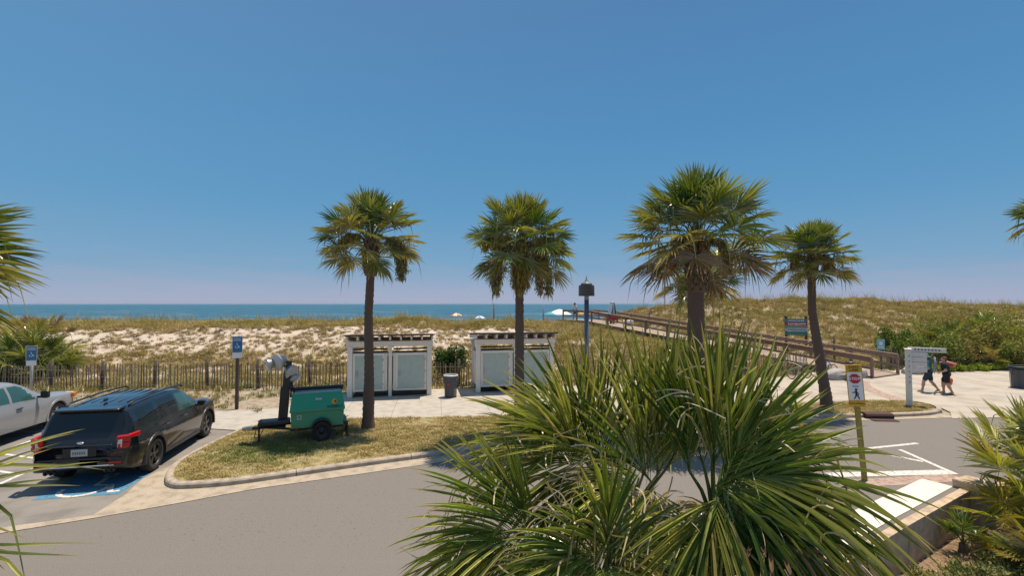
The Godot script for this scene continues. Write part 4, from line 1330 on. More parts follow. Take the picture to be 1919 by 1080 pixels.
# ------------------------------------------------------------------ grass
func tuft(seed_: int, blades: int, hgt: float, rad: float, wide: float, lean: float) -> ArrayMesh:
	var rnd := RandomNumberGenerator.new()
	rnd.seed = seed_
	var w := Raw.new()
	for i in blades:
		var a := rnd.randf() * TAU
		var b := Vector3(cos(a), 0, sin(a)) * rad * sqrt(rnd.randf())
		var d := Vector3(rnd.randfn(), 0, rnd.randfn()) * lean
		var h := hgt * rnd.randf_range(0.5, 1.1)
		var s := Vector3(cos(a + 1.57), 0, sin(a + 1.57)) * wide * 0.5
		var m := b + Vector3(d.x * 0.35 * h, h * 0.6, d.z * 0.35 * h)
		var t := b + Vector3(d.x * h, h, d.z * h)
		var c := Color.WHITE * rnd.randf_range(0.7, 1.2)
		c.a = 1.0
		w.tri(b - s, b + s, m + s * 0.8, c, c, c)
		w.tri(b - s, m + s * 0.8, m - s * 0.8, c, c, c)
		w.tri(m - s * 0.8, m + s * 0.8, t, c, c, c)
	return w.done()

func scatter(called: String, label: String, category: String, mesh: Mesh, where: Array, cols: Array) -> void:
	var mm := MultiMesh.new()
	mm.transform_format = MultiMesh.TRANSFORM_3D
	mm.use_colors = true
	mm.mesh = mesh
	mm.instance_count = where.size()
	for i in where.size():
		mm.set_instance_transform(i, where[i])
		mm.set_instance_color(i, cols[i])
	var o := MultiMeshInstance3D.new()
	o.name = numbered(called)
	o.multimesh = mm
	o.material_override = M.dry
	add_child(o)
	tag(o, label, category, "", "stuff")

func ground_cover() -> void:
	var rnd := RandomNumberGenerator.new()
	rnd.seed = 900
	var straw := [Color(0.52, 0.41, 0.16), Color(0.44, 0.36, 0.115), Color(0.60, 0.47, 0.23)]
	var olive := [Color(0.32, 0.30, 0.075), Color(0.39, 0.345, 0.095), Color(0.45, 0.37, 0.125)]
	var brown := [Color(0.25, 0.17, 0.105), Color(0.32, 0.22, 0.125), Color(0.19, 0.14, 0.08)]
	var w1 := []
	var c1 := []
	var w2 := []
	var c2 := []
	var w3 := []
	var c3 := []
	for i in 76000:
		var x := rnd.randf_range(-50.0, 54.0)
		var u := rnd.randf_range(-0.2, 21.5 if x < 3.0 else 27.0)
		var z := table(FENCE_LINE, x) - u
		if absf(x / -z) > 1.2:
			continue
		var g := growth(x, z)
		var ds := deck_s(x, z)
		var dt := deck_t(x, z)
		if absf(ds) < 1.6 and dt > -1.0 and dt < 36.0:
			continue
		if rnd.randf() > 0.11 + g * g * 0.89:
			continue
		var p := Vector3(x, land(x, z) - 0.02, z)
		var n := patch.get_noise_2d(x * 0.7 + 300.0, z * 0.7)
		var s := rnd.randf_range(0.6, 1.25)
		var b := Basis(Vector3.UP, rnd.randf() * TAU).scaled(Vector3(s, s * rnd.randf_range(0.7, 1.2), s))
		if g < 0.42 or (x < 3.0 and u > 3.0 and u < 15.0 and rnd.randf() < 0.72):
			w2.append(Transform3D(b, p))
			c2.append(brown[rnd.randi() % 3].lerp(straw[rnd.randi() % 3], rnd.randf() * 0.7))
		else:
			w1.append(Transform3D(b, p))
			var c: Color = olive[rnd.randi() % 3].lerp(straw[rnd.randi() % 3], clampf(0.55 + n * 1.4 + rnd.randf_range(-0.25, 0.25), 0.0, 1.0))
			if x > 3.0 and rnd.randf() < 0.12:
				c = brown[rnd.randi() % 3]
			c1.append(c)
		if u > 14.0 and rnd.randf() < 0.05:
			w3.append(Transform3D(Basis(Vector3.UP, rnd.randf() * TAU).scaled(Vector3.ONE * rnd.randf_range(0.8, 1.5)), p))
			c3.append(straw[rnd.randi() % 3])
	scatter("dune_grass", "straw and olive coloured grass covering the dune", "grass", tuft(1, 16, 0.36, 0.2, 0.022, 0.45), w1, c1)
	scatter("dune_scrub", "low brown dead clumps dotting the bare sand of the dune", "scrub", tuft(2, 22, 0.22, 0.17, 0.03, 0.8), w2, c2)
	scatter("sea_oats", "tall thin sea oats along the dune crest", "grass", tuft(3, 7, 0.85, 0.12, 0.018, 0.25), w3, c3)
	# verge between walk and fence
	var w4 := []
	var c4 := []
	for i in 9000:
		var x := rnd.randf_range(-26.0, 31.0)
		var z := rnd.randf_range(-31.0, -17.6)
		var u := table(FENCE_LINE, x) - z
		if u > 0.6:
			continue
		var free := false
		if x < -8.9:
			free = z < -17.75
		elif x < -7.3:
			free = z < -20.3
		else:
			free = u > -0.75
			if x > 17.0 and x < 22.3:
				free = false
		if not free or patch.get_noise_2d(x * 1.5, z * 1.5 + 40.0) < -0.28 + (0.35 if z > -19.3 and x < -8.0 else 0.0):
			continue
		var s := rnd.randf_range(0.5, 1.2) * (1.5 if u > -0.9 else 0.8)
		w4.append(Transform3D(Basis(Vector3.UP, rnd.randf() * TAU).scaled(Vector3.ONE * s), Vector3(x, maxf(-0.03, land(x, z)), z)))
		c4.append(Color(0.18, 0.21, 0.045).lerp(Color(0.44, 0.36, 0.13), clampf(patch.get_noise_2d(x * 0.8, z * 0.8) + 0.5 + rnd.randf_range(-0.3, 0.3), 0.0, 1.0)))
	scatter("verge_weeds", "green and yellow weeds along the foot of the sand fence", "weeds", tuft(4, 14, 0.2, 0.18, 0.02, 0.5), w4, c4)
	# straw and chips over the mulch
	var w6 := []
	var c6 := []
	for i in 2600:
		var x := rnd.randf_range(5.5, 12.5)
		var z := rnd.randf_range(-10.2, -6.6)
		var edge := lerpf(-8.62, -10.2, clampf((x - 7.04) / 2.7, 0.0, 1.0)) if x > 7.04 else lerpf(-5.5, -8.62, clampf((x - 2.0) / 5.04, 0.0, 1.0))
		if z < edge + 0.15:
			continue
		w6.append(Transform3D(Basis(Vector3.UP, rnd.randf() * TAU).scaled(Vector3.ONE * rnd.randf_range(0.5, 1.2)), Vector3(x, -0.7, z)))
		c6.append(Color(0.5, 0.38, 0.2).lerp(Color(0.3, 0.17, 0.1), rnd.randf()))
	scatter("mulch_straw", "dry straw and chips strewn over the mulch bed", "straw", tuft(6, 10, 0.07, 0.1, 0.014, 2.2), w6, c6)
	# lawns
	var polys := []
	for src in [[[-8.3, -15.0], [-8.3, -13.55], [-8.15, -12.2], [-7.9, -11.5], [-7.6, -11.05], [-7.4, -10.83], [-7.1, -10.7], [-6.5, -10.8], [-5.84, -11.05], [-4.05, -11.97], [-1.88, -13.0], [0.44, -13.97], [4.1, -15.28], [7.3, -16.35], [7.15, -17.95], [3, -17.3], [-1.01, -16.75], [-5.62, -16.37], [-8.0, -15.85]], [[9.7, -16.9], [11.15, -17.12], [12.6, -17.22], [14.15, -17.4], [15.05, -17.68], [15.65, -18.1], [15.95, -18.6], [15.8, -19.35], [14, -19.42], [12.7, -19.17], [9.6, -18.3]]]:
		var pv := PackedVector2Array()
		for q in src:
			pv.append(Vector2(q[0], q[1]))
		polys.append(pv)
	var w5 := []
	var c5 := []
	for i in 24000:
		var x := rnd.randf_range(-8.4, 16.2)
		var z := rnd.randf_range(-19.5, -10.6)
		var p := Vector2(x, z)
		var inside := Geometry2D.is_point_in_polygon(p, polys[0]) or Geometry2D.is_point_in_polygon(p, polys[1])
		if not inside:
			continue
		var n := patch.get_noise_2d(x * 1.1 + 70.0, z * 1.1)
		if rnd.randf() < clampf(n * 2.4 - 0.15, 0.0, 0.95):
			continue
		var greener := clampf(1.0 - Vector2((x + 6.2) / 2.3, (z + 12.7) / 1.35).length(), 0.0, 1.0)
		var s := rnd.randf_range(0.6, 1.25)
		w5.append(Transform3D(Basis(Vector3.UP, rnd.randf() * TAU).scaled(Vector3.ONE * s), Vector3(x, 0.1, z)))
		var c := Color(0.35, 0.285, 0.09).lerp(Color(0.54, 0.42, 0.19), clampf(n + 0.5 + rnd.randf_range(-0.3, 0.3), 0.0, 1.0))
		c5.append(c.lerp(Color(0.13, 0.19, 0.03), clampf(greener * 1.6 * rnd.randf_range(0.4, 1.3), 0.0, 0.9)))
	scatter("lawn_grass", "short dry grass of the kerbed islands with a greener patch near the trailer", "grass", tuft(5, 18, 0.062, 0.13, 0.013, 0.9), w5, c5)

# ------------------------------------------------------------------ vehicles
# A body is lofted along its length l (0 at the nose). prof holds tables over l: top, belt, half (half width), roof (half width at the roof edge), floor.
func car(called: String, label: String, at: Vector3, turn: float, prof: Dictionary) -> Node3D:
	var r := thing(called, label, "car" if called != "pickup_truck" else "truck", at, turn)
	var long: float = prof.long
	var mid: float = prof.mid
	var axles: Array = prof.axles
	var rw: float = prof.wheel
	var ls := [0.0, 0.015, 0.04, 0.08, 0.14]
	var l := 0.2
	while l < long - 0.35:
		ls.append(l)
		l += 0.045
	while l < long - 0.02:
		ls.append(l)
		l += 0.025
	ls.append(long - 0.008)
	ls.append(long)
	var sets := {}
	for k in ["body", "windscreen", "rear_window", "trim", "roof"]:
		sets[k] = MB.new().smooth(true)
	var vs := [0.0, 0.05, 0.14, 0.3, 0.46, 0.62, 0.78, 0.92, 1.0]
	var gs := [0.0, 0.08, 0.3, 0.55, 0.8, 0.92, 1.0]
	var rs := [1.0, 0.94, 0.82, 0.6, 0.3, 0.0]
	var last := []
	for i in ls.size():
		l = ls[i]
		var half := table(prof.half, l)
		var top := table(prof.top, l)
		var belt := minf(table(prof.belt, l), top - 0.03)
		var flo := table(prof.floor, l)
		for a in axles:
			var dx: float = absf(l - a)
			if dx < rw + 0.065:
				flo = maxf(flo, rw + sqrt(pow(rw + 0.065, 2) - dx * dx))
		flo = minf(flo, belt - 0.05)
		var rh := minf(table(prof.roof, l), half * 0.97)
		var edge := top - minf(0.09, (top - belt) * 0.4)
		var row := []
		row.append(Vector2(0.0, flo + 0.03))
		row.append(Vector2(half * 0.8, flo))
		for v in vs:
			var y := lerpf(flo, belt, v)
			var bulge := 1.0 - 0.28 * pow(absf(y - 0.62), 2.0)
			# shoulder crease
			bulge -= 0.012 * smoothstep(0.75, 0.86, v)
			row.append(Vector2(half * bulge, y))
		var b0: float = row[-1].x
		for g in gs:
			if g > 0.0:
				row.append(Vector2(lerpf(b0, rh, g) + 0.03 * sin(g * PI) * (1.0 if top - belt > 0.3 else 0.0), lerpf(belt, edge, g)))
		for q in rs:
			if q < 1.0:
				row.append(Vector2(rh * q, edge + (top - edge) * sqrt(1.0 - pow(q, 2.4))))
		if i > 0:
			var l0: float = ls[i - 1]
			var lm := (l0 + l) * 0.5
			for k in row.size() - 1:
				var key := "body"
				var side := k >= 2 and k < 2 + vs.size() - 1
				var green := k >= 1 + vs.size() and k < vs.size() + gs.size()
				var gk := k - 1 - vs.size()
				if k < 2:
					key = "trim"
				elif side:
					if k == 2 and prof.get("cladding", true):
						key = "trim"
					for d in prof.doors:
						var z: Array = prof.doors[d]
						if lm > z[0] and lm < z[1] and k > 2:
							key = d
				elif green:
					for wi in prof.windows.size():
						var win: Array = prof.windows[wi]
						var f: float = (gs[gk] + gs[gk + 1]) * 0.5
						if gk >= 1 and gk <= 4 and lm > win[0] + win[2] * f and lm < win[1] + win[3] * f:
							key = "glass%d" % wi
				elif k >= vs.size() + gs.size():
					var q: float = rs[k - vs.size() - gs.size()]
					if lm > prof.screen[0] and lm < prof.screen[1] and q < 0.99:
						key = "windscreen"
					elif lm > prof.rear[0] and lm < prof.rear[1] and q < 0.99:
						key = "rear_window"
					elif lm > prof.screen[1] and lm < prof.rear[0]:
						key = "roof"
				for s in [1.0, -1.0]:
					var use := key
					if not sets.has(key) or key.begins_with("glass"):
						use = key + ("_near" if s > 0 else "_off")
						if not sets.has(use):
							sets[use] = MB.new().smooth(true)
					var a := Vector3(last[k].x * s, last[k].y, l0 - mid)
					var b := Vector3(last[k + 1].x * s, last[k + 1].y, l0 - mid)
					var c := Vector3(row[k + 1].x * s, row[k + 1].y, l - mid)
					var d := Vector3(row[k].x * s, row[k].y, l - mid)
					if s > 0:
						sets[use].quad(a, b, c, d)
					else:
						sets[use].quad(d, c, b, a)
		if i == 0 or i == ls.size() - 1:
			for k in row.size() - 1:
				for s in [1.0, -1.0]:
					var a := Vector3(row[k].x * s, row[k].y, l - mid)
					var b := Vector3(row[k + 1].x * s, row[k + 1].y, l - mid)
					sets.body.tri(Vector3(0, (row[0].y + row[-1].y) * 0.5, l - mid), a, b)
		last = row
	var names := {"body": "body", "windscreen": "windscreen", "rear_window": "rear_window", "trim": "underbody_trim", "roof": "roof"}
	for k in sets:
		var m: Material = prof.paint
		if k.begins_with("glass") or k == "windscreen" or k == "rear_window":
			m = prof.get("window_glass", M.glass_dark) if k != "glass0_near" and k != "glass0_off" else prof.get("front_glass", M.glass_teal)
		elif k == "trim":
			m = M.black_metal
		var called_: String = names[k] if names.has(k) else ("side_window" if k.begins_with("glass") else "door")
		part(called_, sets[k].done(), m, r)
	# wheels and dark wheel wells
	for a in axles:
		for s in [-1.0, 1.0]:
			wheel(r, Vector3(s * prof.track, rw, a - mid), s, rw, prof.get("rim", M.rim))
			part("wheel_arch", arch_mesh(rw, s, prof.get("flare", 0.035)), M.black_metal if prof.get("cladding", true) else prof.paint, r, Transform3D(Basis(), Vector3(s * (table(prof.half, a) * 0.985), rw, a - mid)))
			part("wheel_well", MB.new().box(Vector3(s * (prof.track - 0.16), rw + 0.1, a - mid), Vector3(0.02, rw * 1.7, rw * 2.0)).done(), M.black, r)
	return r

func arch_mesh(rw: float, s: float, wide: float) -> ArrayMesh:
	var mb := MB.new()
	for k in 16:
		var a0 := PI * (-0.06 + 1.12 * k / 16.0)
		var a1 := PI * (-0.06 + 1.12 * (k + 1) / 16.0)
		var r0 := rw + 0.055
		var r1 := rw + 0.055 + wide * 2.0
		var q := []
		for a in [a0, a1]:
			q.append(Vector3(-0.05 * s, sin(a) * r0, cos(a) * r0))
			q.append(Vector3(0.022 * s, sin(a) * r0, cos(a) * r0))
			q.append(Vector3(0.018 * s, sin(a) * r1, cos(a) * r1))
			q.append(Vector3(-0.03 * s, sin(a) * (r1 + 0.02), cos(a) * (r1 + 0.02)))
		for i in 3:
			mb.quad(q[i], q[i + 1], q[i + 5], q[i + 4])
	return mb.done()

func wheel(parent: Node3D, at: Vector3, s: float, rw: float, rim: Material, spokes := 5) -> void:
	var side := Basis(Vector3.UP, Vector3(s, 0, 0), Vector3(0, 0, -s)).orthonormalized()
	side = Basis(Vector3(0, 1, 0), Vector3(s, 0, 0), Vector3(0, 1, 0).cross(Vector3(s, 0, 0)))
	var w := part("wheel", MB.new().smooth(true).lathe([[rw * 0.66, -0.11], [rw * 0.9, -0.12], [rw * 0.985, -0.1], [rw, -0.06], [rw, 0.06], [rw * 0.985, 0.1], [rw * 0.9, 0.12], [rw * 0.68, 0.115], [rw * 0.66, 0.09]], 32, Vector3.ZERO, side).done(), M.rubber, parent, Transform3D(Basis(), at))
	part("rim", MB.new().smooth(true).lathe([[rw * 0.68, 0.115], [rw * 0.645, 0.105], [rw * 0.62, 0.03], [rw * 0.5, -0.02], [0.0, -0.02]], 28, Vector3.ZERO, side).done(), M.black_metal, w)
	var sm := MB.new()
	for k in spokes:
		for e in [-0.13, 0.13]:
			var a: float = TAU * k / spokes + e
			var d := Vector3(0, cos(a), sin(a))
			var t := Vector3(0, -sin(a), cos(a))
			var x := Vector3(s, 0, 0)
			var p0 := x * 0.075 + d * rw * 0.1
			var p1 := x * 0.085 + d * rw * 0.64
			sm.quad(p0 - t * 0.022, p0 + t * 0.022, p1 + t * 0.03, p1 - t * 0.03)
			sm.quad(p1 - t * 0.03, p0 - t * 0.022, p0 - t * 0.022 - x * 0.05, p1 - t * 0.03 - x * 0.05)
			sm.quad(p0 + t * 0.022, p1 + t * 0.03, p1 + t * 0.03 - x * 0.05, p0 + t * 0.022 - x * 0.05)
	sm.lathe([[0.0, 0.095], [rw * 0.13, 0.092], [rw * 0.17, 0.07], [rw * 0.17, 0.0]], 14, Vector3.ZERO, side)
	part("spokes", sm.done(), rim, w)

func vehicles() -> void:
	var suv := {
		"long": 5.05, "mid": 2.4625, "axles": [0.95, 3.975], "wheel": 0.385, "track": 0.85, "paint": M.car_black,
		"top": [[0.0, 0.80], [0.04, 0.95], [0.14, 1.04], [0.5, 1.10], [1.22, 1.17], [1.98, 1.61], [2.25, 1.70], [2.8, 1.75], [3.6, 1.745], [4.4, 1.70], [4.74, 1.675], [4.76, 1.625], [4.93, 1.16], [4.96, 1.10], [5.01, 1.03], [5.05, 0.95]],
		"belt": [[0.0, 0.70], [0.14, 0.93], [0.5, 1.02], [1.2, 1.06], [2.5, 1.09], [4.0, 1.13], [4.7, 1.16], [4.93, 1.06], [5.05, 0.86]],
		"half": [[0.0, 0.62], [0.04, 0.76], [0.14, 0.86], [0.4, 0.95], [0.9, 0.99], [2.5, 0.99], [4.2, 0.985], [4.7, 0.955], [4.9, 0.915], [5.0, 0.875], [5.05, 0.82]],
		"roof": [[0.0, 0.5], [0.3, 0.74], [1.22, 0.82], [1.98, 0.73], [2.6, 0.735], [4.2, 0.72], [4.74, 0.70], [4.93, 0.80], [5.05, 0.74]],
		"floor": [[0.0, 0.3], [0.3, 0.24], [4.4, 0.28], [4.85, 0.36], [5.05, 0.45]],
		"screen": [1.25, 1.96], "rear": [4.755, 4.925],
		"windows": [[1.62, 2.68, 0.55, 0.02], [2.78, 3.62, 0.0, -0.02], [3.74, 4.62, 0.06, -0.1]],
		"doors": {"front_door": [1.48, 2.72], "rear_door": [2.74, 3.72]},
	}
	var at := Vector3(-9.80, 0.004, -12.93)
	var c := car("suv", "black SUV parked on the blue wheelchair bay, seen from behind", at, 0.2125, suv)
	var zr := 5.05 - 2.4625
	# tail lamps wrapping round the rear corners
	for s in [-1.0, 1.0]:
		var tm := MB.new()
		tm.soft_box(Vector3(s * 0.80, 1.045, zr - 0.035), Vector3(0.24, 0.16, 0.09), 0.02, Basis(Vector3.UP, s * 0.45))
		tm.soft_box(Vector3(s * 0.915, 1.09, zr - 0.21), Vector3(0.07, 0.10, 0.34), 0.02, Basis(Vector3.UP, -s * 0.16))
		tm.soft_box(Vector3(s * 0.80, 0.91, zr - 0.03), Vector3(0.22, 0.12, 0.09), 0.02, Basis(Vector3.UP, s * 0.45))
		var tl := part("tail_lamp", tm.done(), M.red_lens, c)
		part("reverse_lens", MB.new().soft_box(Vector3(s * 0.755, 0.96, zr + 0.018), Vector3(0.085, 0.18, 0.04), 0.01, Basis(Vector3.UP, s * 0.35)).done(), M.clear_lens, tl)
		part("reflector", MB.new().soft_box(Vector3(s * 0.66, 0.56, zr + 0.012), Vector3(0.24, 0.05, 0.03), 0.008, Basis(Vector3.UP, s * 0.12)).done(), M.red_lens, c)
		for e in [0.0, 0.105]:
			part("exhaust_tip", MB.new().smooth(true).lathe([[0.036, -0.1], [0.045, 0.0], [0.037, 0.002], [0.034, -0.09]], 12, Vector3(s * (0.50 + e), 0.40, zr + 0.02), Basis(Vector3.RIGHT, PI * 0.5)).done(), M.rim, c)
		part("roof_rail", MB.new().smooth(true).tube([Vector3(s * 0.66, 1.68, -0.55), Vector3(s * 0.665, 1.745, -0.4), Vector3(s * 0.65, 1.77, 0.6), Vector3(s * 0.63, 1.735, 1.85), Vector3(s * 0.62, 1.67, 2.02)], [0.022], 6).done(), M.black_metal, c)
		var mm := MB.new()
		mm.soft_box(Vector3(s * 1.09, 1.17, -0.72), Vector3(0.2, 0.16, 0.11), 0.03)
		mm.box(Vector3(s * 0.98, 1.11, -0.72), Vector3(0.1, 0.05, 0.06))
		part("mirror", mm.done(), M.car_black, c)
		for d in [2.5, 3.45]:
			part("door_handle", MB.new().soft_box(Vector3(s * 0.985, 1.0, d - 2.4625), Vector3(0.04, 0.03, 0.2), 0.01).done(), M.car_black, c)
		part("sill_trim", MB.new().soft_box(Vector3(s * 0.965, 0.36, 0.02), Vector3(0.05, 0.07, 2.05), 0.015).done(), M.chrome if false else M.black_metal, c)
	part("spoiler", MB.new().soft_box(Vector3(0, 1.665, 2.28), Vector3(1.26, 0.045, 0.30), 0.015, Basis(Vector3.RIGHT, 0.06)).done(), M.car_black, c)
	part("antenna", MB.new().soft_box(Vector3(0.0, 1.765, 1.72), Vector3(0.05, 0.07, 0.14), 0.02).done(), M.car_black, c)
	for k in 6:
		part("roof_rib", MB.new().soft_box(Vector3(-0.45 + k * 0.18, 1.74 - 0.004 * absf(k - 2.5), 1.0), Vector3(0.025, 0.02, 1.5), 0.006, Basis(Vector3.RIGHT, 0.035)).done(), M.car_black, c)
	part("plate_recess", MB.new().soft_box(Vector3(0.0, 0.80, zr + 0.002), Vector3(0.62, 0.2, 0.014), 0.005).done(), M.black, c)
	var plate := part("number_plate", MB.new().soft_box(Vector3(0.0, 0.80, zr + 0.014), Vector3(0.31, 0.15, 0.012), 0.004).done(), M.plate, c)
	var pm := MB.new()
	for k in 6:
		pm.box(Vector3(-0.11 + k * 0.042, 0.795, zr + 0.021), Vector3(0.026, 0.06, 0.002))
	part("plate_characters", pm.done(), M.ink_grey, plate)
	part("tailgate_strip", MB.new().soft_box(Vector3(0.0, 0.935, zr + 0.005), Vector3(1.2, 0.025, 0.02), 0.006).done(), M.black_metal, c)
	part("badge", MB.new().smooth(true).lathe([[0.075, -0.004], [0.07, 0.01], [0.0, 0.012]], 16, Vector3(0.0, 1.0, zr + 0.0), Basis(Vector3.RIGHT, PI * 0.5).scaled(Vector3(1, 0.45, 1))).done(), M.chrome, c)
	part("model_badge", text_mesh("ST", 0.055), M.red_lens, c, Transform3D(Basis(), Vector3(0.62, 0.73, zr + 0.016)))
	part("bumper_step", MB.new().soft_box(Vector3(0.0, 0.66, zr + 0.01), Vector3(1.55, 0.045, 0.07), 0.018).done(), M.black_metal, c)
	part("bumper_strip", MB.new().soft_box(Vector3(0.0, 0.505, zr + 0.004), Vector3(1.3, 0.03, 0.05), 0.01).done(), M.chrome, c)
	# silver pickup beside it
	var truck := {
		"long": 5.7, "mid": 2.75, "axles": [0.95, 4.6], "wheel": 0.40, "track": 0.86, "paint": M.car_white, "cladding": false, "flare": 0.03, "window_glass": M.glass_teal, "rim": M.steel,
		"top": [[0.0, 0.74], [0.03, 0.95], [0.12, 1.05], [0.5, 1.10], [1.35, 1.16], [2.1, 1.60], [2.4, 1.71], [3.5, 1.72], [3.7, 1.66], [3.86, 1.24], [3.9, 1.18], [5.66, 1.18], [5.7, 1.0]],
		"belt": [[0.0, 0.65], [0.12, 0.94], [0.5, 1.0], [1.3, 1.04], [3.8, 1.12], [5.6, 1.13], [5.7, 0.9]],
		"half": [[0.0, 0.66], [0.03, 0.80], [0.12, 0.92], [0.4, 0.98], [0.9, 1.0], [5.5, 1.0], [5.65, 0.98], [5.7, 0.95]],
		"roof": [[0.0, 0.5], [0.3, 0.8], [1.35, 0.84], [2.1, 0.74], [2.6, 0.72], [3.6, 0.72], [3.88, 0.85], [5.7, 0.9]],
		"floor": [[0.0, 0.34], [0.3, 0.3], [5.0, 0.36], [5.7, 0.5]],
		"screen": [1.38, 2.12], "rear": [3.71, 3.85],
		"windows": [[1.75, 2.72, 0.5, 0.0], [2.82, 3.6, 0.0, -0.05]],
		"doors": {"front_door": [1.6, 2.76], "rear_door": [2.78, 3.72]},
	}
	var t := car("pickup_truck", "silver grey pickup truck parked beside the black SUV", Vector3(-15.25, 0.004, -13.7), 0.2125, truck)
	for s in [-1.0, 1.0]:
		part("marker_lamp", MB.new().soft_box(Vector3(s * 0.93, 0.92, -2.6), Vector3(0.1, 0.16, 0.2), 0.02, Basis(Vector3.UP, s * 0.35)).done(), M.amber_lens, t)
		part("head_lamp", MB.new().soft_box(Vector3(s * 0.72, 0.92, -2.72), Vector3(0.3, 0.16, 0.08), 0.02).done(), M.clear_lens, t)
		var mm := MB.new()
		mm.soft_box(Vector3(s * 1.14, 1.22, -0.95), Vector3(0.22, 0.24, 0.12), 0.03)
		mm.box(Vector3(s * 1.0, 1.14, -0.95), Vector3(0.12, 0.06, 0.06))
		part("mirror", mm.done(), M.black_metal, t)
		for d in [2.55, 3.55]:
			part("door_handle", MB.new().soft_box(Vector3(s * 0.995, 0.94, d - 2.75), Vector3(0.04, 0.035, 0.22), 0.01).done(), M.black_metal, t)
		part("tail_lamp", MB.new().soft_box(Vector3(s * 0.95, 0.95, 2.93), Vector3(0.12, 0.36, 0.06), 0.015).done(), M.red_lens, t)
	part("rear_bumper", MB.new().soft_box(Vector3(0, 0.55, 2.98), Vector3(1.8, 0.2, 0.16), 0.03).done(), M.chrome, t)
	part("bed_liner", MB.new().soft_box(Vector3(0, 1.19, 2.05), Vector3(1.62, 0.03, 1.6), 0.01).done(), M.black, t)

# ------------------------------------------------------------------ light tower trailer
func light_tower() -> void:
	var y0 := 0.105
	var r := thing("light_tower_trailer", "green towable light tower trailer with folded lamps on the grass island", "trailer", Vector3(-5.72, y0, -14.25), 0.40)
	r.scale = Vector3(0.88, 1.0, 0.9)
	# frame and drawbar run along -x
	var fm := MB.new()
	for z in [-0.42, 0.42]:
		fm.box(Vector3(0.0, 0.36, z), Vector3(1.6, 0.09, 0.06))
	fm.tube([Vector3(-0.75, 0.37, -0.4), Vector3(-1.6, 0.4, 0.0)], [0.035], 6)
	fm.tube([Vector3(-0.75, 0.37, 0.4), Vector3(-1.6, 0.4, 0.0)], [0.035], 6)
	fm.box(Vector3(-1.45, 0.40, 0.0), Vector3(1.0, 0.08, 0.08))
	part("chassis", fm.done(), M.black_metal, r)
	part("coupler", MB.new().soft_box(Vector3(-2.05, 0.41, 0.0), Vector3(0.3, 0.1, 0.1), 0.02).done(), M.steel, r)
	# engine box: lower half and lid with sloping top
	var side := PackedVector2Array([Vector2(-0.78, 0.40), Vector2(0.78, 0.40), Vector2(0.79, 0.62), Vector2(0.80, 0.83), Vector2(-0.80, 0.83), Vector2(-0.79, 0.6)])
	part("lower_housing", MB.new().prism(side, -0.56, 0.56).done(), M.green_paint, r)
	var lid := MB.new()
	var lo := [Vector3(-0.83, 0.845, 0.61), Vector3(0.83, 0.845, 0.61), Vector3(0.83, 0.845, -0.61), Vector3(-0.83, 0.845, -0.61)]
	var m1 := [Vector3(-0.83, 0.90, 0.615), Vector3(0.83, 0.90, 0.615), Vector3(0.83, 0.90, -0.615), Vector3(-0.83, 0.90, -0.615)]
	var up := [Vector3(-0.77, 1.33, 0.42), Vector3(0.75, 1.33, 0.42), Vector3(0.75, 1.33, -0.42), Vector3(-0.77, 1.33, -0.42)]
	for i in 4:
		var j := (i + 1) % 4
		lid.quad(lo[i], lo[j], m1[j], m1[i])
		lid.quad(m1[i], m1[j], up[j], up[i])
	lid.quad(up[0], up[1], up[2], up[3])
	lid.quad(lo[3], lo[2], lo[1], lo[0])
	var hood := part("engine_lid", lid.done(), M.green_paint, r)
	part("lid_strip", MB.new().box(Vector3(0, 1.342, 0.30), Vector3(1.45, 0.02, 0.18)).done(), M.galvanised, hood)
	var slope := Basis(Vector3.RIGHT, -0.425)
	# emblem: yellow sun with dark heart and lettering under it
	var eb := Transform3D(slope, Vector3(0.50, 1.08, 0.545))
	part("emblem", MB.new().smooth(true).lathe([[0.0, 0.006], [0.085, 0.006], [0.088, 0.0]], 14, Vector3.ZERO, Basis(Vector3.RIGHT, PI * 0.5)).done(), M.sign_yellow, hood, eb)
	part("emblem_heart", MB.new().lathe([[0.0, 0.009], [0.03, 0.009], [0.032, 0.0]], 10, Vector3(0.03, 0, 0), Basis(Vector3.RIGHT, PI * 0.5)).done(), M.ink, hood, eb)
	part("lettering", text_mesh("SUNBELT", 0.085), M.ink, hood, Transform3D(slope, Vector3(0.52, 0.945, 0.60)))
	part("decal", MB.new().box(Vector3(-0.55, 0.70, 0.563), Vector3(0.13, 0.13, 0.004)).done(), M.plate, r)
	part("decal_mark", MB.new().box(Vector3(-0.55, 0.70, 0.566), Vector3(0.07, 0.07, 0.004)).done(), M.green_paint, r)
	part("latch", MB.new().soft_box(Vector3(0.02, 1.17, 0.51), Vector3(0.2, 0.07, 0.03), 0.01, slope).done(), M.galvanised, hood)
	# top frame where the mast rests
	var tf := MB.new()
	tf.box(Vector3(0.0, 1.40, -0.12), Vector3(1.62, 0.10, 0.13))
	tf.box(Vector3(-0.72, 1.37, -0.12), Vector3(0.06, 0.08, 0.2))
	tf.box(Vector3(0.76, 1.37, -0.12), Vector3(0.06, 0.1, 0.2))
	part("mast_rest", tf.done(), M.black_metal, r)
	# upright mast of nested square tubes
	var mm := MB.new()
	mm.xf = Transform3D(Basis(Vector3.FORWARD, 0.07), Vector3(-1.02, 0.5, 0.0))
	mm.soft_box(Vector3(-0.03, 0.50, 0), Vector3(0.28, 1.0, 0.28), 0.015)
	mm.soft_box(Vector3(0.0, 1.22, 0), Vector3(0.23, 0.48, 0.23), 0.012)
	mm.soft_box(Vector3(0.02, 1.55, 0), Vector3(0.17, 0.4, 0.18), 0.01)
	mm.box(Vector3(0.15, 0.95, 0), Vector3(0.06, 0.5, 0.06))
	mm.box(Vector3(0.15, 1.3, 0.06), Vector3(0.16, 0.05, 0.05))
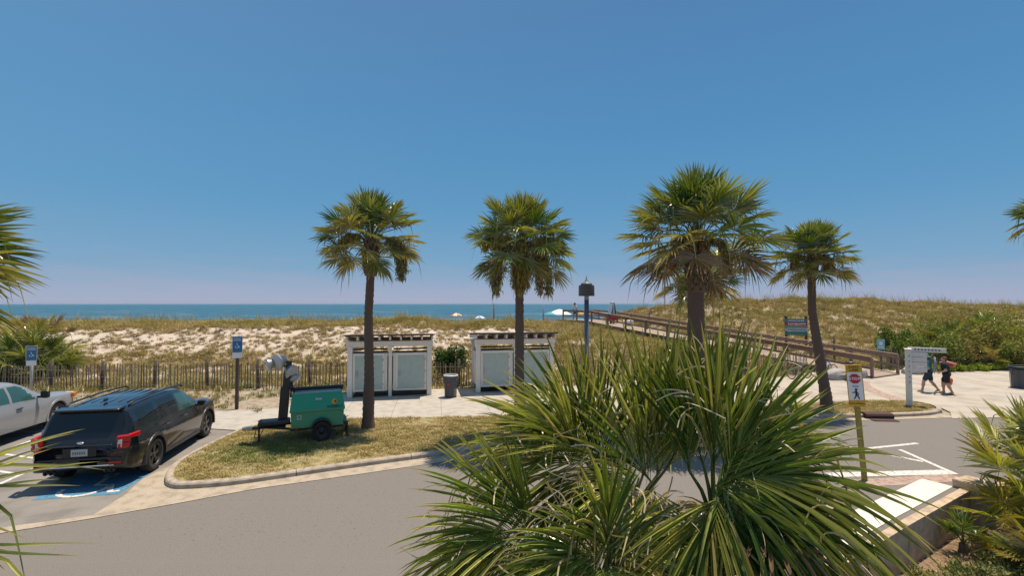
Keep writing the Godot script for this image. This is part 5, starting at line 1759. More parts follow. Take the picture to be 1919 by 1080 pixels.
	part("mast", mm.done(), M.black_metal, r)
	part("winch", MB.new().smooth(true).lathe([[0.0, 0.08], [0.07, 0.08], [0.07, -0.08], [0.0, -0.08]], 12, Vector3(-0.80, 1.5, 0.1), Basis(Vector3.RIGHT, PI * 0.5)).done(), M.black_metal, r)
	# lamp heads: metal reflector bowls on brackets
	lamp_head(r, Vector3(-1.22, 2.23, 0.05), Vector3(-0.75, -0.25, 0.6), 0.24, M.galvanised)
	lamp_head(r, Vector3(-1.50, 2.14, 0.0), Vector3(-0.8, -0.35, 0.4), 0.20, M.steel)
	lamp_head(r, Vector3(-0.80, 1.92, 0.08), Vector3(0.55, -0.55, 0.65), 0.23, M.steel)
	lamp_head(r, Vector3(-0.72, 1.70, -0.05), Vector3(0.45, -0.75, 0.45), 0.21, M.steel)
	var bm := MB.new()
	bm.tube([Vector3(-1.6, 2.2, -0.02), Vector3(-1.0, 2.1, -0.02), Vector3(-0.65, 1.8, -0.04)], [0.025], 6)
	bm.tube([Vector3(-0.86, 1.75, 0.0), Vector3(-0.8, 1.35, 0.03)], [0.03], 6)
	part("lamp_bracket", bm.done(), M.black_metal, r)
	# tool box on the drawbar
	part("tool_box", MB.new().soft_box(Vector3(-1.28, 0.55, 0.1), Vector3(0.92, 0.12, 0.5), 0.03).done(), M.black_metal, r)
	# wheels
	for s in [-1.0, 1.0]:
		var hub := Vector3(0.12, 0.29, s * 0.68)
		var wb := Basis(Vector3(1, 0, 0), Vector3(0, 0, s), Vector3(1, 0, 0).cross(Vector3(0, 0, s)))
		var w := part("wheel", MB.new().smooth(true).lathe([[0.17, -0.08], [0.27, -0.09], [0.29, -0.06], [0.29, 0.06], [0.27, 0.09], [0.18, 0.085], [0.17, 0.06]], 28, Vector3.ZERO, wb).done(), M.rubber, r, Transform3D(Basis(), hub))
		part("rim", MB.new().smooth(true).lathe([[0.18, 0.08], [0.165, 0.05], [0.13, 0.02], [0.07, 0.02], [0.06, 0.06], [0.0, 0.065]], 20, Vector3.ZERO, wb).done(), M.black_metal, w)
		for k in 5:
			var a := TAU * k / 5.0
			part("wheel_nut", MB.new().box(Vector3(cos(a) * 0.1, sin(a) * 0.1, s * 0.03), Vector3(0.022, 0.022, 0.02)).done(), M.rust, w)
		var am := MB.new()
		for k in 10:
			var a0 := PI * (0.04 + 0.92 * k / 10.0)
			var a1 := PI * (0.04 + 0.92 * (k + 1) / 10.0)
			var p0 := Vector3(cos(a0), sin(a0), 0) * 0.35
			var p1 := Vector3(cos(a1), sin(a1), 0) * 0.35
			var z0 := Vector3(0, 0, -0.12 * s)
			var z1 := Vector3(0, 0, 0.12 * s)
			am.quad(p0 + z0, p0 + z1, p1 + z1, p1 + z0)
			am.quad(p0 + z1, p0 * 0.93 + z1, p1 * 0.93 + z1, p1 + z1)
		part("mudguard", am.done(), M.black_metal, r, Transform3D(Basis(), hub))
		part("side_lamp", MB.new().soft_box(Vector3(-0.62, 0.405, s * 0.58), Vector3(0.14, 0.05, 0.03), 0.008).done(), M.red_lens, r)
	part("axle", MB.new().box(Vector3(0.12, 0.29, 0), Vector3(0.07, 0.07, 1.2)).done(), M.black_metal, r)
	# jacks
	for p in [Vector3(-1.72, 0, 0.12), Vector3(0.92, 0, 0.35), Vector3(0.92, 0, -0.35)]:
		var jm := MB.new()
		jm.tube([p + Vector3(0, 0.03, 0), p + Vector3(0, 0.62 if p.x < 0 else 0.45, 0)], [0.028], 8)
		jm.soft_box(p + Vector3(0, 0.015, 0), Vector3(0.16, 0.03, 0.16), 0.008)
		jm.tube([p + Vector3(0, 0.6 if p.x < 0 else 0.44, 0), p + Vector3(0.08, 0.64 if p.x < 0 else 0.46, 0.06)], [0.012], 5)
		jm.box(p + Vector3(-0.05, 0.4, -0.03), Vector3(0.14, 0.06, 0.06))
		part("jack", jm.done(), M.rust if p.x > 0 else M.black_metal, r)
	part("safety_chain", MB.new().tube([Vector3(-1.8, 0.38, 0.05), Vector3(-1.85, 0.16, 0.08), Vector3(-1.72, 0.12, 0.1), Vector3(-1.6, 0.36, 0.06)], [0.012], 5).done(), M.rust, r)
	part("tail_board", MB.new().box(Vector3(0.86, 0.42, 0), Vector3(0.1, 0.12, 1.0)).done(), M.black_metal, r)

func lamp_head(r: Node3D, at: Vector3, dir: Vector3, rad: float, m: Material) -> void:
	var b := frame(dir, Vector3.UP)
	var h := part("lamp_head", MB.new().smooth(true).lathe([[0.0, -rad * 1.25], [rad * 0.35, -rad * 1.2], [rad * 0.55, -rad * 0.95], [rad * 0.7, -rad * 0.55], [rad * 0.95, -rad * 0.1], [rad * 1.02, rad * 0.12], [rad * 0.98, rad * 0.14]], 20, Vector3.ZERO, b).done(), m, r, Transform3D(Basis(), at))
	part("lens", MB.new().smooth(true).lathe([[rad * 0.98, rad * 0.13], [rad * 0.6, rad * 0.2], [0.0, rad * 0.24]], 20, Vector3.ZERO, b).done(), M.clear_lens, h)

# ------------------------------------------------------------------ signs
func wheelchair(parent: Node3D, at: Vector3, h: float) -> void:
	var mb := MB.new()
	mb.xf = Transform3D(Basis().scaled(Vector3.ONE * h), at)
	var arc := []
	for k in 11:
		var a := deg_to_rad(150.0 + k * 22.0)
		arc.append(Vector3(-0.05 + 0.28 * cos(a), -0.2 + 0.28 * sin(a), 0))
	mb.tube(arc, [0.05], 5)
	mb.tube([Vector3(-0.05, 0.32, 0), Vector3(-0.03, 0.0, 0), Vector3(0.22, -0.02, 0), Vector3(0.36, -0.38, 0), Vector3(0.46, -0.34, 0)], [0.055], 5)
	mb.lathe([[0.0, -0.03], [0.08, -0.03], [0.08, 0.03], [0.0, 0.03]], 8, Vector3(-0.06, 0.44, 0), Basis(Vector3.RIGHT, PI * 0.5))
	part("wheelchair_symbol", mb.done(), M.sign_white, parent)

func parking_sign(label: String, at: Vector3, turn: float, top: float, post: Material, post_r: float, square: bool) -> void:
	var r := thing("parking_sign", label, "sign", at, turn)
	var pm := MB.new()
	if square:
		pm.soft_box(Vector3(0, top * 0.5 - 0.1, -0.05), Vector3(post_r * 2.0, top - 0.1, post_r * 2.0), 0.01)
	else:
		pm.smooth(true).tube([Vector3(0, -0.1, -0.045), Vector3(0, top - 0.05, -0.045)], [post_r], 10)
	part("post", pm.done(), post, r)
	var p := part("sign_plate", MB.new().soft_box(Vector3(0, top - 0.33, 0.012), Vector3(0.34, 0.60, 0.006), 0.002).done(), M.sign_blue, r)
	part("sign_border", MB.new().soft_box(Vector3(0, top - 0.33, 0.008), Vector3(0.365, 0.625, 0.006), 0.002).done(), M.sign_white, p)
	part("lettering", text_mesh("RESERVED", 0.042, 0.003), M.sign_white, p, Transform3D(Basis(), Vector3(0, top - 0.105, 0.018)))
	part("lettering", text_mesh("PARKING", 0.048, 0.003), M.sign_white, p, Transform3D(Basis(), Vector3(0, top - 0.17, 0.018)))
	wheelchair(p, Vector3(0, top - 0.37, 0.017), 0.2)
	part("lower_plate", MB.new().soft_box(Vector3(0, top - 0.75, 0.012), Vector3(0.34, 0.2, 0.006), 0.002).done(), M.sign_white, r)

func signs() -> void:
	parking_sign("blue accessible parking sign on a pale metal post by the palmetto", Vector3(-20.4, -0.03, -20.5), 0.4, 2.25, M.galvanised, 0.05, false)
	parking_sign("blue accessible parking sign on a dark wooden post near the trailer", Vector3(-10.5, -0.03, -18.45), 0.2, 2.8, M.post_wood, 0.055, true)
	# crosswalk law sign on a leaning yellow post
	var r := thing("crosswalk_sign", "yellow bordered STOP for pedestrians sign on a leaning yellow post", "sign", Vector3(7.94, 0.0, -10.95), -0.5)
	var lean := Basis(Vector3.FORWARD, -0.065)
	part("post", MB.new().soft_box(Vector3(0, 0.95, -0.06), Vector3(0.11, 1.95, 0.09), 0.012).done(), M.yellow_post, r, Transform3D(lean, Vector3.ZERO))
	var p := part("sign_plate", MB.new().soft_box(Vector3(0, 2.14, 0), Vector3(0.31, 0.95, 0.02), 0.004).done(), M.sign_yellow, r, Transform3D(lean, Vector3.ZERO))
	part("white_panel", MB.new().soft_box(Vector3(0, 2.125, 0.012), Vector3(0.275, 0.63, 0.006), 0.002).done(), M.sign_white, p)
	part("lettering", text_mesh("STATE", 0.05, 0.003), M.ink, p, Transform3D(Basis(), Vector3(0, 2.56, 0.013)))
	part("lettering", text_mesh("LAW", 0.06, 0.003), M.ink, p, Transform3D(Basis(), Vector3(0, 2.49, 0.013)))
	var oct := PackedVector2Array()
	for k in 8:
		oct.append(Vector2(cos(TAU * (k + 0.5) / 8.0), sin(TAU * (k + 0.5) / 8.0)) * 0.115)
	var st := part("stop_octagon", MB.new().prism(oct, 0.0, 0.004, Vector3(0, 2.295, 0.016)).done(), M.sign_red, p)
	part("lettering", text_mesh("STOP", 0.068, 0.003), M.sign_white, st, Transform3D(Basis(), Vector3(0, 2.295, 0.0225)))
	part("lettering", text_mesh("FOR", 0.045, 0.003), M.ink_grey, p, Transform3D(Basis(), Vector3(0, 2.12, 0.018)))
	var mb := MB.new()
	mb.xf = Transform3D(Basis().scaled(Vector3(1, 1, 0.25)), Vector3(0, 1.945, 0.018))
	mb.lathe([[0.0, -0.02], [0.026, -0.02], [0.026, 0.02], [0.0, 0.02]], 10, Vector3(0.005, 0.105, 0), Basis(Vector3.RIGHT, PI * 0.5))
	mb.tube([Vector3(0, 0.075, 0), Vector3(0.005, -0.01, 0)], [0.026, 0.022], 6)
	mb.tube([Vector3(0.0, 0.0, 0), Vector3(0.035, -0.055, 0), Vector3(0.055, -0.115, 0)], [0.017, 0.014, 0.012], 6)
	mb.tube([Vector3(0.0, 0.0, 0), Vector3(-0.015, -0.06, 0), Vector3(-0.05, -0.11, 0)], [0.017, 0.014, 0.012], 6)
	mb.tube([Vector3(0.0, 0.06, 0), Vector3(-0.05, 0.03, 0), Vector3(-0.08, 0.045, 0)], [0.012, 0.01, 0.009], 6)
	mb.tube([Vector3(0.0, 0.06, 0), Vector3(0.04, 0.02, 0), Vector3(0.045, -0.02, 0)], [0.012, 0.01, 0.009], 6)
	part("walking_figure", mb.done(), M.ink, p)
	part("lettering", text_mesh("WITHIN CROSSWALK", 0.024, 0.003), M.ink, p, Transform3D(Basis(), Vector3(0, 1.735, 0.013)))
	# information board behind the boardwalk rail
	var bz := -34.0
	var bx := 20.05
	var by := land(bx, bz) - 0.1
	r = thing("information_board", "coloured information board with red and teal strips on two capped posts behind the boardwalk rail", "sign", Vector3(bx, by, bz), -0.35)
	var h := 3.1 - by
	for x in [-0.62, 0.62]:
		var q := part("post", MB.new().soft_box(Vector3(x, h * 0.5, -0.08), Vector3(0.15, h, 0.13), 0.015).done(), M.post_wood, r)
		part("post_cap", MB.new().soft_box(Vector3(x, h + 0.03, -0.08), Vector3(0.2, 0.07, 0.18), 0.02).done(), M.black_metal, q)
	var rows := [[-0.30, 0.28, plain(0.10, 0.16, 0.22, 0.6)], [-0.525, 0.145, M.sign_red], [-0.71, 0.2, plain(0.22, 0.26, 0.2, 0.6)], [-0.93, 0.22, plain(0.42, 0.48, 0.5, 0.6)], [-1.165, 0.22, plain(0.035, 0.22, 0.21, 0.6)], [-1.32, 0.07, plain(0.13, 0.2, 0.05, 0.6)]]
	for i in rows.size():
		var q := part("panel", MB.new().soft_box(Vector3(0, h + rows[i][0], 0.0), Vector3(1.4, rows[i][1] - 0.006, 0.03), 0.004).done(), rows[i][2], r)
		if i == 1 or i == 3 or i == 0:
			var mk := MB.new()
			var x := -0.5
			var rnd := RandomNumberGenerator.new()
			rnd.seed = 60 + i
			while x < 0.52:
				var wd := rnd.randf_range(0.03, 0.11)
				mk.box(Vector3(x + wd * 0.5, h + rows[i][0], 0.018), Vector3(wd, 0.065, 0.004))
				x += wd + rnd.randf_range(0.02, 0.05)
			part("printed_line", mk.done(), M.sign_white if i < 2 else M.ink_grey, q)
	# small pale blue sign by the fence
	r = thing("beach_sign", "small pale blue sign on a thin post beside the pale sand fence", "sign", Vector3(22.25, -0.02, -29.1), -0.4)
	part("post", MB.new().soft_box(Vector3(0, 0.85, -0.04), Vector3(0.05, 1.75, 0.05), 0.008).done(), M.post_wood, r)
	var bp := part("sign_plate", MB.new().soft_box(Vector3(0, 1.55, 0), Vector3(0.4, 0.62, 0.02), 0.005).done(), plain(0.22, 0.42, 0.50, 0.5), r)
	part("printed_mark", MB.new().box(Vector3(0, 1.62, 0.013), Vector3(0.16, 0.2, 0.004)).box(Vector3(0, 1.40, 0.013), Vector3(0.28, 0.05, 0.004)).done(), M.sign_white, bp)
	# white slatted direction board
	r = thing("slatted_board", "white post with a slatted white board standing on the grass corner", "sign", Vector3(15.22, 0.1, -18.55), -0.62)
	part("post", MB.new().soft_box(Vector3(0, 1.06, 0), Vector3(0.19, 2.14, 0.19), 0.015).done(), M.white, r)
	part("post_cap", MB.new().soft_box(Vector3(0, 2.15, 0), Vector3(0.23, 0.06, 0.23), 0.02).done(), M.white, r)
	for k in 6:
		part("bolt", MB.new().lathe([[0.0, 0.012], [0.022, 0.01], [0.022, 0.0]], 8, Vector3(0.02, 1.9 - k * 0.2, 0.095), Basis(Vector3.RIGHT, PI * 0.5)).done(), M.ink_grey, r)
	for k in 5:
		var b := part("slat", MB.new().soft_box(Vector3(0.56 if k == 0 else 0.28, 2.14 - k * 0.19, -0.13), Vector3(1.12 if k == 0 else 0.56, 0.175, 0.035), 0.008).done(), M.white, r)
		if k == 0:
			var mk := MB.new()
			for q in 8:
				mk.box(Vector3(0.22 + q * 0.1, 2.14, -0.109), Vector3(0.055, 0.055, 0.006), Basis(Vector3.BACK, 0.78))
			part("carved_marks", mk.done(), M.ink_grey, b)

# ------------------------------------------------------------------ street furniture
func street_things() -> void:
	# street lamp
	var r := thing("street_lamp", "blue grey street lamp with a hooded square lantern", "street lamp", Vector3(2.79, 0.03, -18.0))
	part("pole", MB.new().smooth(true).tube([Vector3(0, -0.05, 0), Vector3(0, 0.5, 0), Vector3(0, 4.12, 0)], [0.115, 0.095, 0.085], 14).done(), M.pole_blue, r)
	part("pole_base", MB.new().smooth(true).lathe([[0.0, 0.4], [0.13, 0.4], [0.15, 0.3], [0.19, 0.06], [0.2, 0.0]], 16).done(), M.pole_blue, r)
	part("collar", MB.new().smooth(true).lathe([[0.07, 4.1], [0.10, 4.15], [0.075, 4.2], [0.12, 4.3], [0.10, 4.34]], 14).done(), M.galvanised, r)
	var l := part("lantern", MB.new().smooth(false).lathe([[0.0, 4.68], [0.285, 4.66], [0.295, 4.58], [0.30, 4.26], [0.285, 4.26], [0.28, 4.6], [0.0, 4.62]], 20).done(), plain(0.10, 0.085, 0.075, 0.5), r)
	part("hood", MB.new().smooth(true).lathe([[0.0, 4.92], [0.035, 4.9], [0.045, 4.84], [0.065, 4.83], [0.07, 4.79], [0.17, 4.75], [0.215, 4.72], [0.22, 4.665], [0.0, 4.665]], 18).done(), M.pole_blue, l)
	part("glass", MB.new().smooth(true).lathe([[0.09, 4.32], [0.13, 4.38], [0.13, 4.56], [0.08, 4.62]], 14).done(), M.lamp_glass, l)
	part("finial", MB.new().smooth(true).tube([Vector3(0, 4.9, 0), Vector3(0, 5.05, 0)], [0.02, 0.004], 6).done(), M.pole_blue, r)
	# bins
	bin(Vector3(-2.61, 0.03, -20.6), 0.30, 0.94, "grey ribbed litter bin with a white bag edge between the white sheds")
	bin(Vector3(24.15, 0.014, -22.9), 0.46, 1.02, "large grey litter bin with a black liner at the edge of the plaza")
	# boulders
	for b in [[Vector3(17.15, 0.02, -25.5), Vector3(0.95, 0.62, 0.55), 1, "angular white boulder in front of the blue bicycle"], [Vector3(18.75, 0.02, -26.1), Vector3(0.52, 0.55, 0.42), 2, "small pale boulder beside the end post of the boardwalk rail"], [Vector3(22.9, 0.0, -27.5), Vector3(0.85, 0.62, 0.55), 3, "pale grey boulder behind the white slatted board"]]:
		boulder(b[0], b[1], b[2], b[3])
	# dark tapered bollard
	r = thing("bollard", "dark tapered bollard with a flared cap beside the white boulder", "bollard", Vector3(17.55, 0.014, -25.05))
	part("body", MB.new().smooth(true).lathe([[0.0, 0.82], [0.15, 0.8], [0.16, 0.74], [0.185, 0.3], [0.21, 0.05], [0.23, 0.0]], 16).done(), M.black_metal, r)
	part("cap", MB.new().smooth(true).lathe([[0.0, 0.99], [0.2, 0.97], [0.24, 0.92], [0.12, 0.88], [0.1, 0.8]], 16).done(), M.black_metal, r)
	# bicycles by the fence
	bicycle(Vector3(17.0, 0.014, -26.25), 0.15, plain(0.02, 0.10, 0.30, 0.35), "blue bicycle leaning behind the white boulder")
	bicycle(Vector3(15.3, 0.014, -25.7), 0.3, plain(0.10, 0.08, 0.13, 0.4), "dark purple bicycle beside the blue one near the fence")
	# storm drain hood on the corner kerb
	r = thing("drain_hood", "rusty dark red storm drain hood set in the corner kerb", "storm drain", Vector3(12.75, 0.01, -16.88), -0.09)
	var pr := PackedVector2Array([Vector2(-0.02, 0.0), Vector2(0.12, 0.0), Vector2(0.125, 0.1), Vector2(0.09, 0.16), Vector2(0.0, 0.19), Vector2(-0.14, 0.185), Vector2(-0.14, 0.17), Vector2(-0.02, 0.17), Vector2(-0.02, 0.0)])
	part("casting", MB.new().prism(PackedVector2Array([Vector2(0.12, 0.0), Vector2(0.125, 0.1), Vector2(0.09, 0.16), Vector2(0.0, 0.185), Vector2(-0.2, 0.185), Vector2(-0.2, 0.0)]), -0.45, 0.45, Vector3.ZERO, Basis(Vector3(0, 0, 1), Vector3.UP, Vector3(-1, 0, 0))).done(), M.rust, r)
	part("grate", MB.new().box(Vector3(0, 0.008, 0.3), Vector3(0.8, 0.016, 0.32)).done(), M.rust, r)
	# tall marker posts on the dune
	for p in [[12.6, -45.6, 2.0, 0.3, "leaning dark marker post on the dune beyond the boardwalk"], [12.0, -42.8, 1.6, 0.0, "upright dark marker post on the dune next to the leaning one"], [15.6, -37.6, 1.3, -0.1, "short dark marker post on the dune behind the stout palm"], [20.9, -31.3, 1.8, 0.0, "dark wooden post between the boardwalk and the pale blue sign"], [18.9, -33.0, 1.3, -0.06, "thin dark post just behind the boardwalk rail near the information board"]]:
		var at := on_land(p[0], p[1], -0.2)
		solo("marker_post", MB.new().smooth(true).tube([Vector3.ZERO, Vector3(p[3] * p[2], p[2], 0)], [0.07, 0.06], 8).done(), M.post_wood, p[4], "post", "", "", at)

func bin(at: Vector3, rad: float, h: float, label: String) -> void:
	var r := thing("litter_bin", label, "litter bin", at)
	var mb := MB.new()
	for i in 28:
		var a0 := TAU * i / 28.0
		var a1 := TAU * (i + 1) / 28.0
		var q0 := 1.0 if i % 2 == 0 else 0.965
		var prof := [[rad * 0.86, 0.0], [rad * 0.9, h * 0.5], [rad * 0.96, h * 0.93]]
		for k in 2:
			mb.quad(Vector3(cos(a1), 0, sin(a1)) * prof[k][0] * q0 + Vector3(0, prof[k][1], 0), Vector3(cos(a0), 0, sin(a0)) * prof[k][0] * q0 + Vector3(0, prof[k][1], 0), Vector3(cos(a0), 0, sin(a0)) * prof[k + 1][0] * q0 + Vector3(0, prof[k + 1][1], 0), Vector3(cos(a1), 0, sin(a1)) * prof[k + 1][0] * q0 + Vector3(0, prof[k + 1][1], 0))
	part("body", mb.done(), M.can_grey, r)
	part("rim", MB.new().smooth(true).lathe([[rad * 0.9, h * 0.9], [rad * 0.99, h * 0.92], [rad * 1.03, h * 0.97], [rad * 0.99, h], [rad * 0.9, h]], 28).done(), M.can_grey, r)
	part("base", MB.new().lathe([[0.0, 0.01], [rad * 0.85, 0.01], [rad * 0.86, 0.0]], 20).done(), M.black, r)
	for s in [-1.0, 1.0]:
		part("handle", MB.new().tube([Vector3(s * rad, h * 0.9, -0.07), Vector3(s * (rad + 0.05), h * 0.85, 0), Vector3(s * rad, h * 0.9, 0.07)], [0.014], 6).done(), M.can_grey, r)
	var lm := MB.new().smooth(true)
	lm.lathe([[rad * 1.045, h * 0.955 if rad < 0.4 else h * 0.86], [rad * 1.045, h * 0.985], [rad * 0.97, h * 1.01], [rad * 0.88, h * 0.96], [rad * 0.8, h * 0.6], [0.0, h * 0.55]], 28)
	part("liner", lm.done(), M.bag if rad < 0.4 else M.black, r)
	if rad < 0.4:
		part("sticker", MB.new().box(Vector3(-0.06, h * 0.6, rad * 0.93), Vector3(0.12, 0.06, 0.012)).done(), M.sign_red, r)

func boulder(at: Vector3, s: Vector3, sd: int, label: String) -> void:
	var sph := SphereMesh.new()
	sph.radial_segments = 22
	sph.rings = 12
	var arr := sph.surface_get_arrays(0)
	var v: PackedVector3Array = arr[Mesh.ARRAY_VERTEX]
	var idx: PackedInt32Array = arr[Mesh.ARRAY_INDEX]
	var n := FastNoiseLite.new()
	n.seed = sd * 17
	n.frequency = 0.9
	n.noise_type = FastNoiseLite.TYPE_CELLULAR
	n.cellular_return_type = FastNoiseLite.RETURN_DISTANCE
	var mb := MB.new()
	var q := []
	for p in v:
		var d := p.normalized()
		var r := 1.0 + n.get_noise_3dv(d * 1.3) * 0.45
		var o := d * r
		q.append(Vector3(o.x * s.x, maxf(-0.15, o.y * s.y * 0.9 + 0.12), o.z * s.z))
	for i in range(0, idx.size(), 3):
		mb.v(q[idx[i]])
		mb.v(q[idx[i + 1]])
		mb.v(q[idx[i + 2]])
	solo("boulder", mb.done(), M.boulder, label, "boulder", "", "", at)

func bicycle(at: Vector3, turn: float, paint: Material, label: String) -> void:
	var r := thing("bicycle", label, "bicycle", at, turn)
	var tilt := Transform3D(Basis(Vector3.RIGHT, -0.12), Vector3.ZERO)
	for x in [-0.52, 0.52]:
		var ring := []
		for k in 25:
			ring.append(Vector3(cos(TAU * k / 24.0), sin(TAU * k / 24.0), 0) * 0.32)
		var w := part("wheel", MB.new().smooth(true).tube(ring, [0.022], 7, false).done(), M.rubber, r, tilt * Transform3D(Basis(), Vector3(x, 0.342, 0)))
		var sm := MB.new()
		for k in 14:
			var a := TAU * k / 14.0
			sm.tube([Vector3(0, 0, 0.02 if k % 2 else -0.02), Vector3(cos(a), sin(a), 0) * 0.31], [0.003], 3)
		sm.lathe([[0.0, -0.04], [0.025, -0.04], [0.025, 0.04], [0.0, 0.04]], 8, Vector3.ZERO, Basis(Vector3.RIGHT, PI * 0.5))
		part("spokes", sm.done(), M.steel, w)
	var f := MB.new().smooth(true)
	var bb := Vector3(-0.08, 0.30, 0)
	var seat := Vector3(-0.22, 0.78, 0)
	var headp := Vector3(0.36, 0.80, 0)
	for e in [[bb, seat], [bb, Vector3(0.37, 0.72, 0)], [seat + Vector3(0.02, -0.06, 0), headp], [bb, Vector3(-0.52, 0.342, 0)], [seat + Vector3(0.01, -0.08, 0), Vector3(-0.52, 0.342, 0)], [headp + Vector3(-0.02, 0.12, 0), Vector3(0.52, 0.342, 0)]]:
		f.tube([e[0], e[1]], [0.019], 7)
	part("frame", f.done(), paint, r, tilt)
	part("handlebar", MB.new().smooth(true).tube([Vector3(0.2, 1.02, -0.3), Vector3(0.3, 1.03, -0.2), Vector3(0.35, 0.96, 0), Vector3(0.3, 1.03, 0.2), Vector3(0.2, 1.02, 0.3)], [0.014], 7).done(), M.steel, r, tilt)
	part("saddle", MB.new().soft_box(Vector3(-0.24, 0.86, 0), Vector3(0.26, 0.06, 0.15), 0.025).tube([seat, Vector3(-0.23, 0.85, 0)], [0.014], 6).done(), M.black, r, tilt)
	part("crank", MB.new().lathe([[0.0, 0.03], [0.09, 0.03], [0.09, 0.02], [0.0, 0.02]], 14, bb, Basis(Vector3.RIGHT, PI * 0.5)).tube([bb + Vector3(0, 0.0, 0.06), bb + Vector3(0.1, -0.13, 0.06), bb + Vector3(0.1, -0.13, 0.14)], [0.012], 5).done(), M.steel, r, tilt)
	part("kickstand", MB.new().tube([Vector3(-0.2, 0.32, 0.03), Vector3(-0.26, 0.02, 0.16)], [0.009], 5).done(), M.steel, r)

# ------------------------------------------------------------------ beach
func umbrella(at: Vector3, rad: float, h: float, cols: Array, label: String, group := "") -> void:
	var r := thing("beach_umbrella", label, "umbrella", at, 0.3, group)
	part("pole", MB.new().smooth(true).tube([Vector3(0, -0.2, 0), Vector3(0, h + 0.08, 0)], [0.025], 8).done(), M.galvanised, r)
	for k in 8:
		var a0 := TAU * k / 8.0
		var a1 := TAU * (k + 1) / 8.0
		var mb := MB.new()
		var prev := []
		for q in 5:
			var t := q / 4.0
			var y := h - rad * 0.42 * pow(t, 1.5)
			var row := []
			for e in 4:
				var a := lerpf(a0, a1, e / 3.0)
				var dip := 1.0 - 0.05 * sin(e / 3.0 * PI) * t
				row.append(Vector3(cos(a) * rad * t * dip, y, sin(a) * rad * t * dip))
			row.append(row[3] + Vector3(0, 0, 0))
			if q > 0:
				for e in 3:
					mb.quad(prev[e + 1], prev[e], row[e], row[e + 1])
			prev = row
		for e in 3:
			mb.quad(prev[e + 1], prev[e], prev[e] + Vector3(0, -0.1, 0), prev[e + 1] + Vector3(0, -0.1, 0))
		part("canopy_panel", mb.done(), cols[k % cols.size()], r)

func beach_things() -> void:
	var wht := plain(0.72, 0.70, 0.68, 0.8)
	var org := plain(0.60, 0.20, 0.03, 0.8)
	var teal := plain(0.05, 0.30, 0.38, 0.8)
	var blu := plain(0.22, 0.34, 0.52, 0.8)
	umbrella(on_land(-9.28, -80, 0.0), 1.0, 2.45 - land(-9.28, -80), [wht, org], "orange and white beach umbrella alone beyond the dune crest")
	umbrella(on_land(-5.3, -80, 0.0), 0.9, 2.0 - land(-5.3, -80), [blu, wht], "pale blue and white beach umbrella beyond the dune crest")
	umbrella(on_land(7.4, -75, 0.0), 1.95, 3.15 - land(7.4, -75), [wht], "large white beach umbrella at the seaward end of the boardwalk")
	umbrella(on_land(5.7, -73, 0.0), 1.0, 2.75 - land(5.7, -73), [teal], "teal beach umbrella tucked beside the large white one")
	umbrella(on_land(10.2, -66, 0.0), 1.25, 3.15 - land(10.2, -66), [org, plain(0.65, 0.33, 0.06, 0.8)], "orange beach umbrella just past the boardwalk end", "orange beach umbrellas past the boardwalk")
	umbrella(on_land(11.9, -67, 0.0), 1.15, 3.1 - land(11.9, -67), [org, plain(0.65, 0.33, 0.06, 0.8)], "orange beach umbrella just past the boardwalk end", "orange beach umbrellas past the boardwalk")
	umbrella(on_land(12.9, -66, 0.0), 1.1, 3.0 - land(12.9, -66), [teal, blu], "teal and blue beach umbrella behind the loaded wagon")
	for q in [[-2.25, -60.0, 4.0, "dark blue flag pole on the beach beyond the sheds"], [4.05, -62.0, 3.4, "thin dark pole on the beach beside the large white umbrella"]]:
		var at := on_land(q[0], q[1], -0.3)
		solo("beach_pole", MB.new().smooth(true).tube([Vector3.ZERO, Vector3(0, q[2] - at.y, 0)], [0.16, 0.1], 8).done(), M.pole_blue, q[3], "pole", "", "", at)
	# wagon on the boardwalk
	var t := 22.6
	var o := DECK_START + DECK_DIR * t + Vector3(0, deck_height(t) + 0.035, 0)
	var r := thing("beach_wagon", "red beach wagon on the boardwalk piled with white and teal beach gear", "wagon", o, 0.4)
	part("tub", MB.new().soft_box(Vector3(0, 0.52, 0), Vector3(1.0, 0.5, 0.55), 0.03).done(), plain(0.42, 0.02, 0.025, 0.6), r)
	for x in [-0.36, 0.36]:
		for z in [-0.3, 0.3]:
			part("wheel", MB.new().smooth(true).lathe([[0.0, 0.03], [0.11, 0.04], [0.13, 0.02], [0.13, -0.02], [0.11, -0.04], [0.0, -0.03]], 14, Vector3(x, 0.14, z), Basis(Vector3.RIGHT, PI * 0.5)).done(), M.rubber, r)
			part("strut", MB.new().box(Vector3(x, 0.22, z * 0.85), Vector3(0.04, 0.2, 0.04)).done(), M.black_metal, r)
	part("pull_handle", MB.new().tube([Vector3(-0.5, 0.4, 0), Vector3(-0.95, 0.95, 0)], [0.015], 6).tube([Vector3(-0.95, 0.95, -0.1), Vector3(-0.95, 0.95, 0.1)], [0.015], 6).done(), M.black_metal, r)
	var gear := thing("beach_chair_bundle", "tall bundle of folded white and teal beach chairs on the red wagon", "beach chairs", o + Vector3(0, 0.78, 0), 0.5)
	for k in 6:
		part("folded_chair", MB.new().soft_box(Vector3(-0.25 + k * 0.1, 0.55 + 0.06 * (k % 3), 0), Vector3(0.05, 1.1 + 0.1 * (k % 2), 0.5), 0.015, Basis(Vector3.FORWARD, 0.25 - k * 0.1)).done(), [wht, teal, plain(0.55, 0.68, 0.74, 0.7), wht, M.ink_grey, plain(0.5, 0.62, 0.7, 0.7)][k], gear)
	solo("cooler_bag", MB.new().soft_box(Vector3(0, 0.25, 0), Vector3(0.6, 0.5, 0.4), 0.06).done(), wht, "white cooler bag set down on the boardwalk beside the red wagon", "bag", "", "", DECK_START + DECK_DIR * 20.8 + Vector3(0.5, deck_height(20.8) + 0.04, -0.25), 0.3)

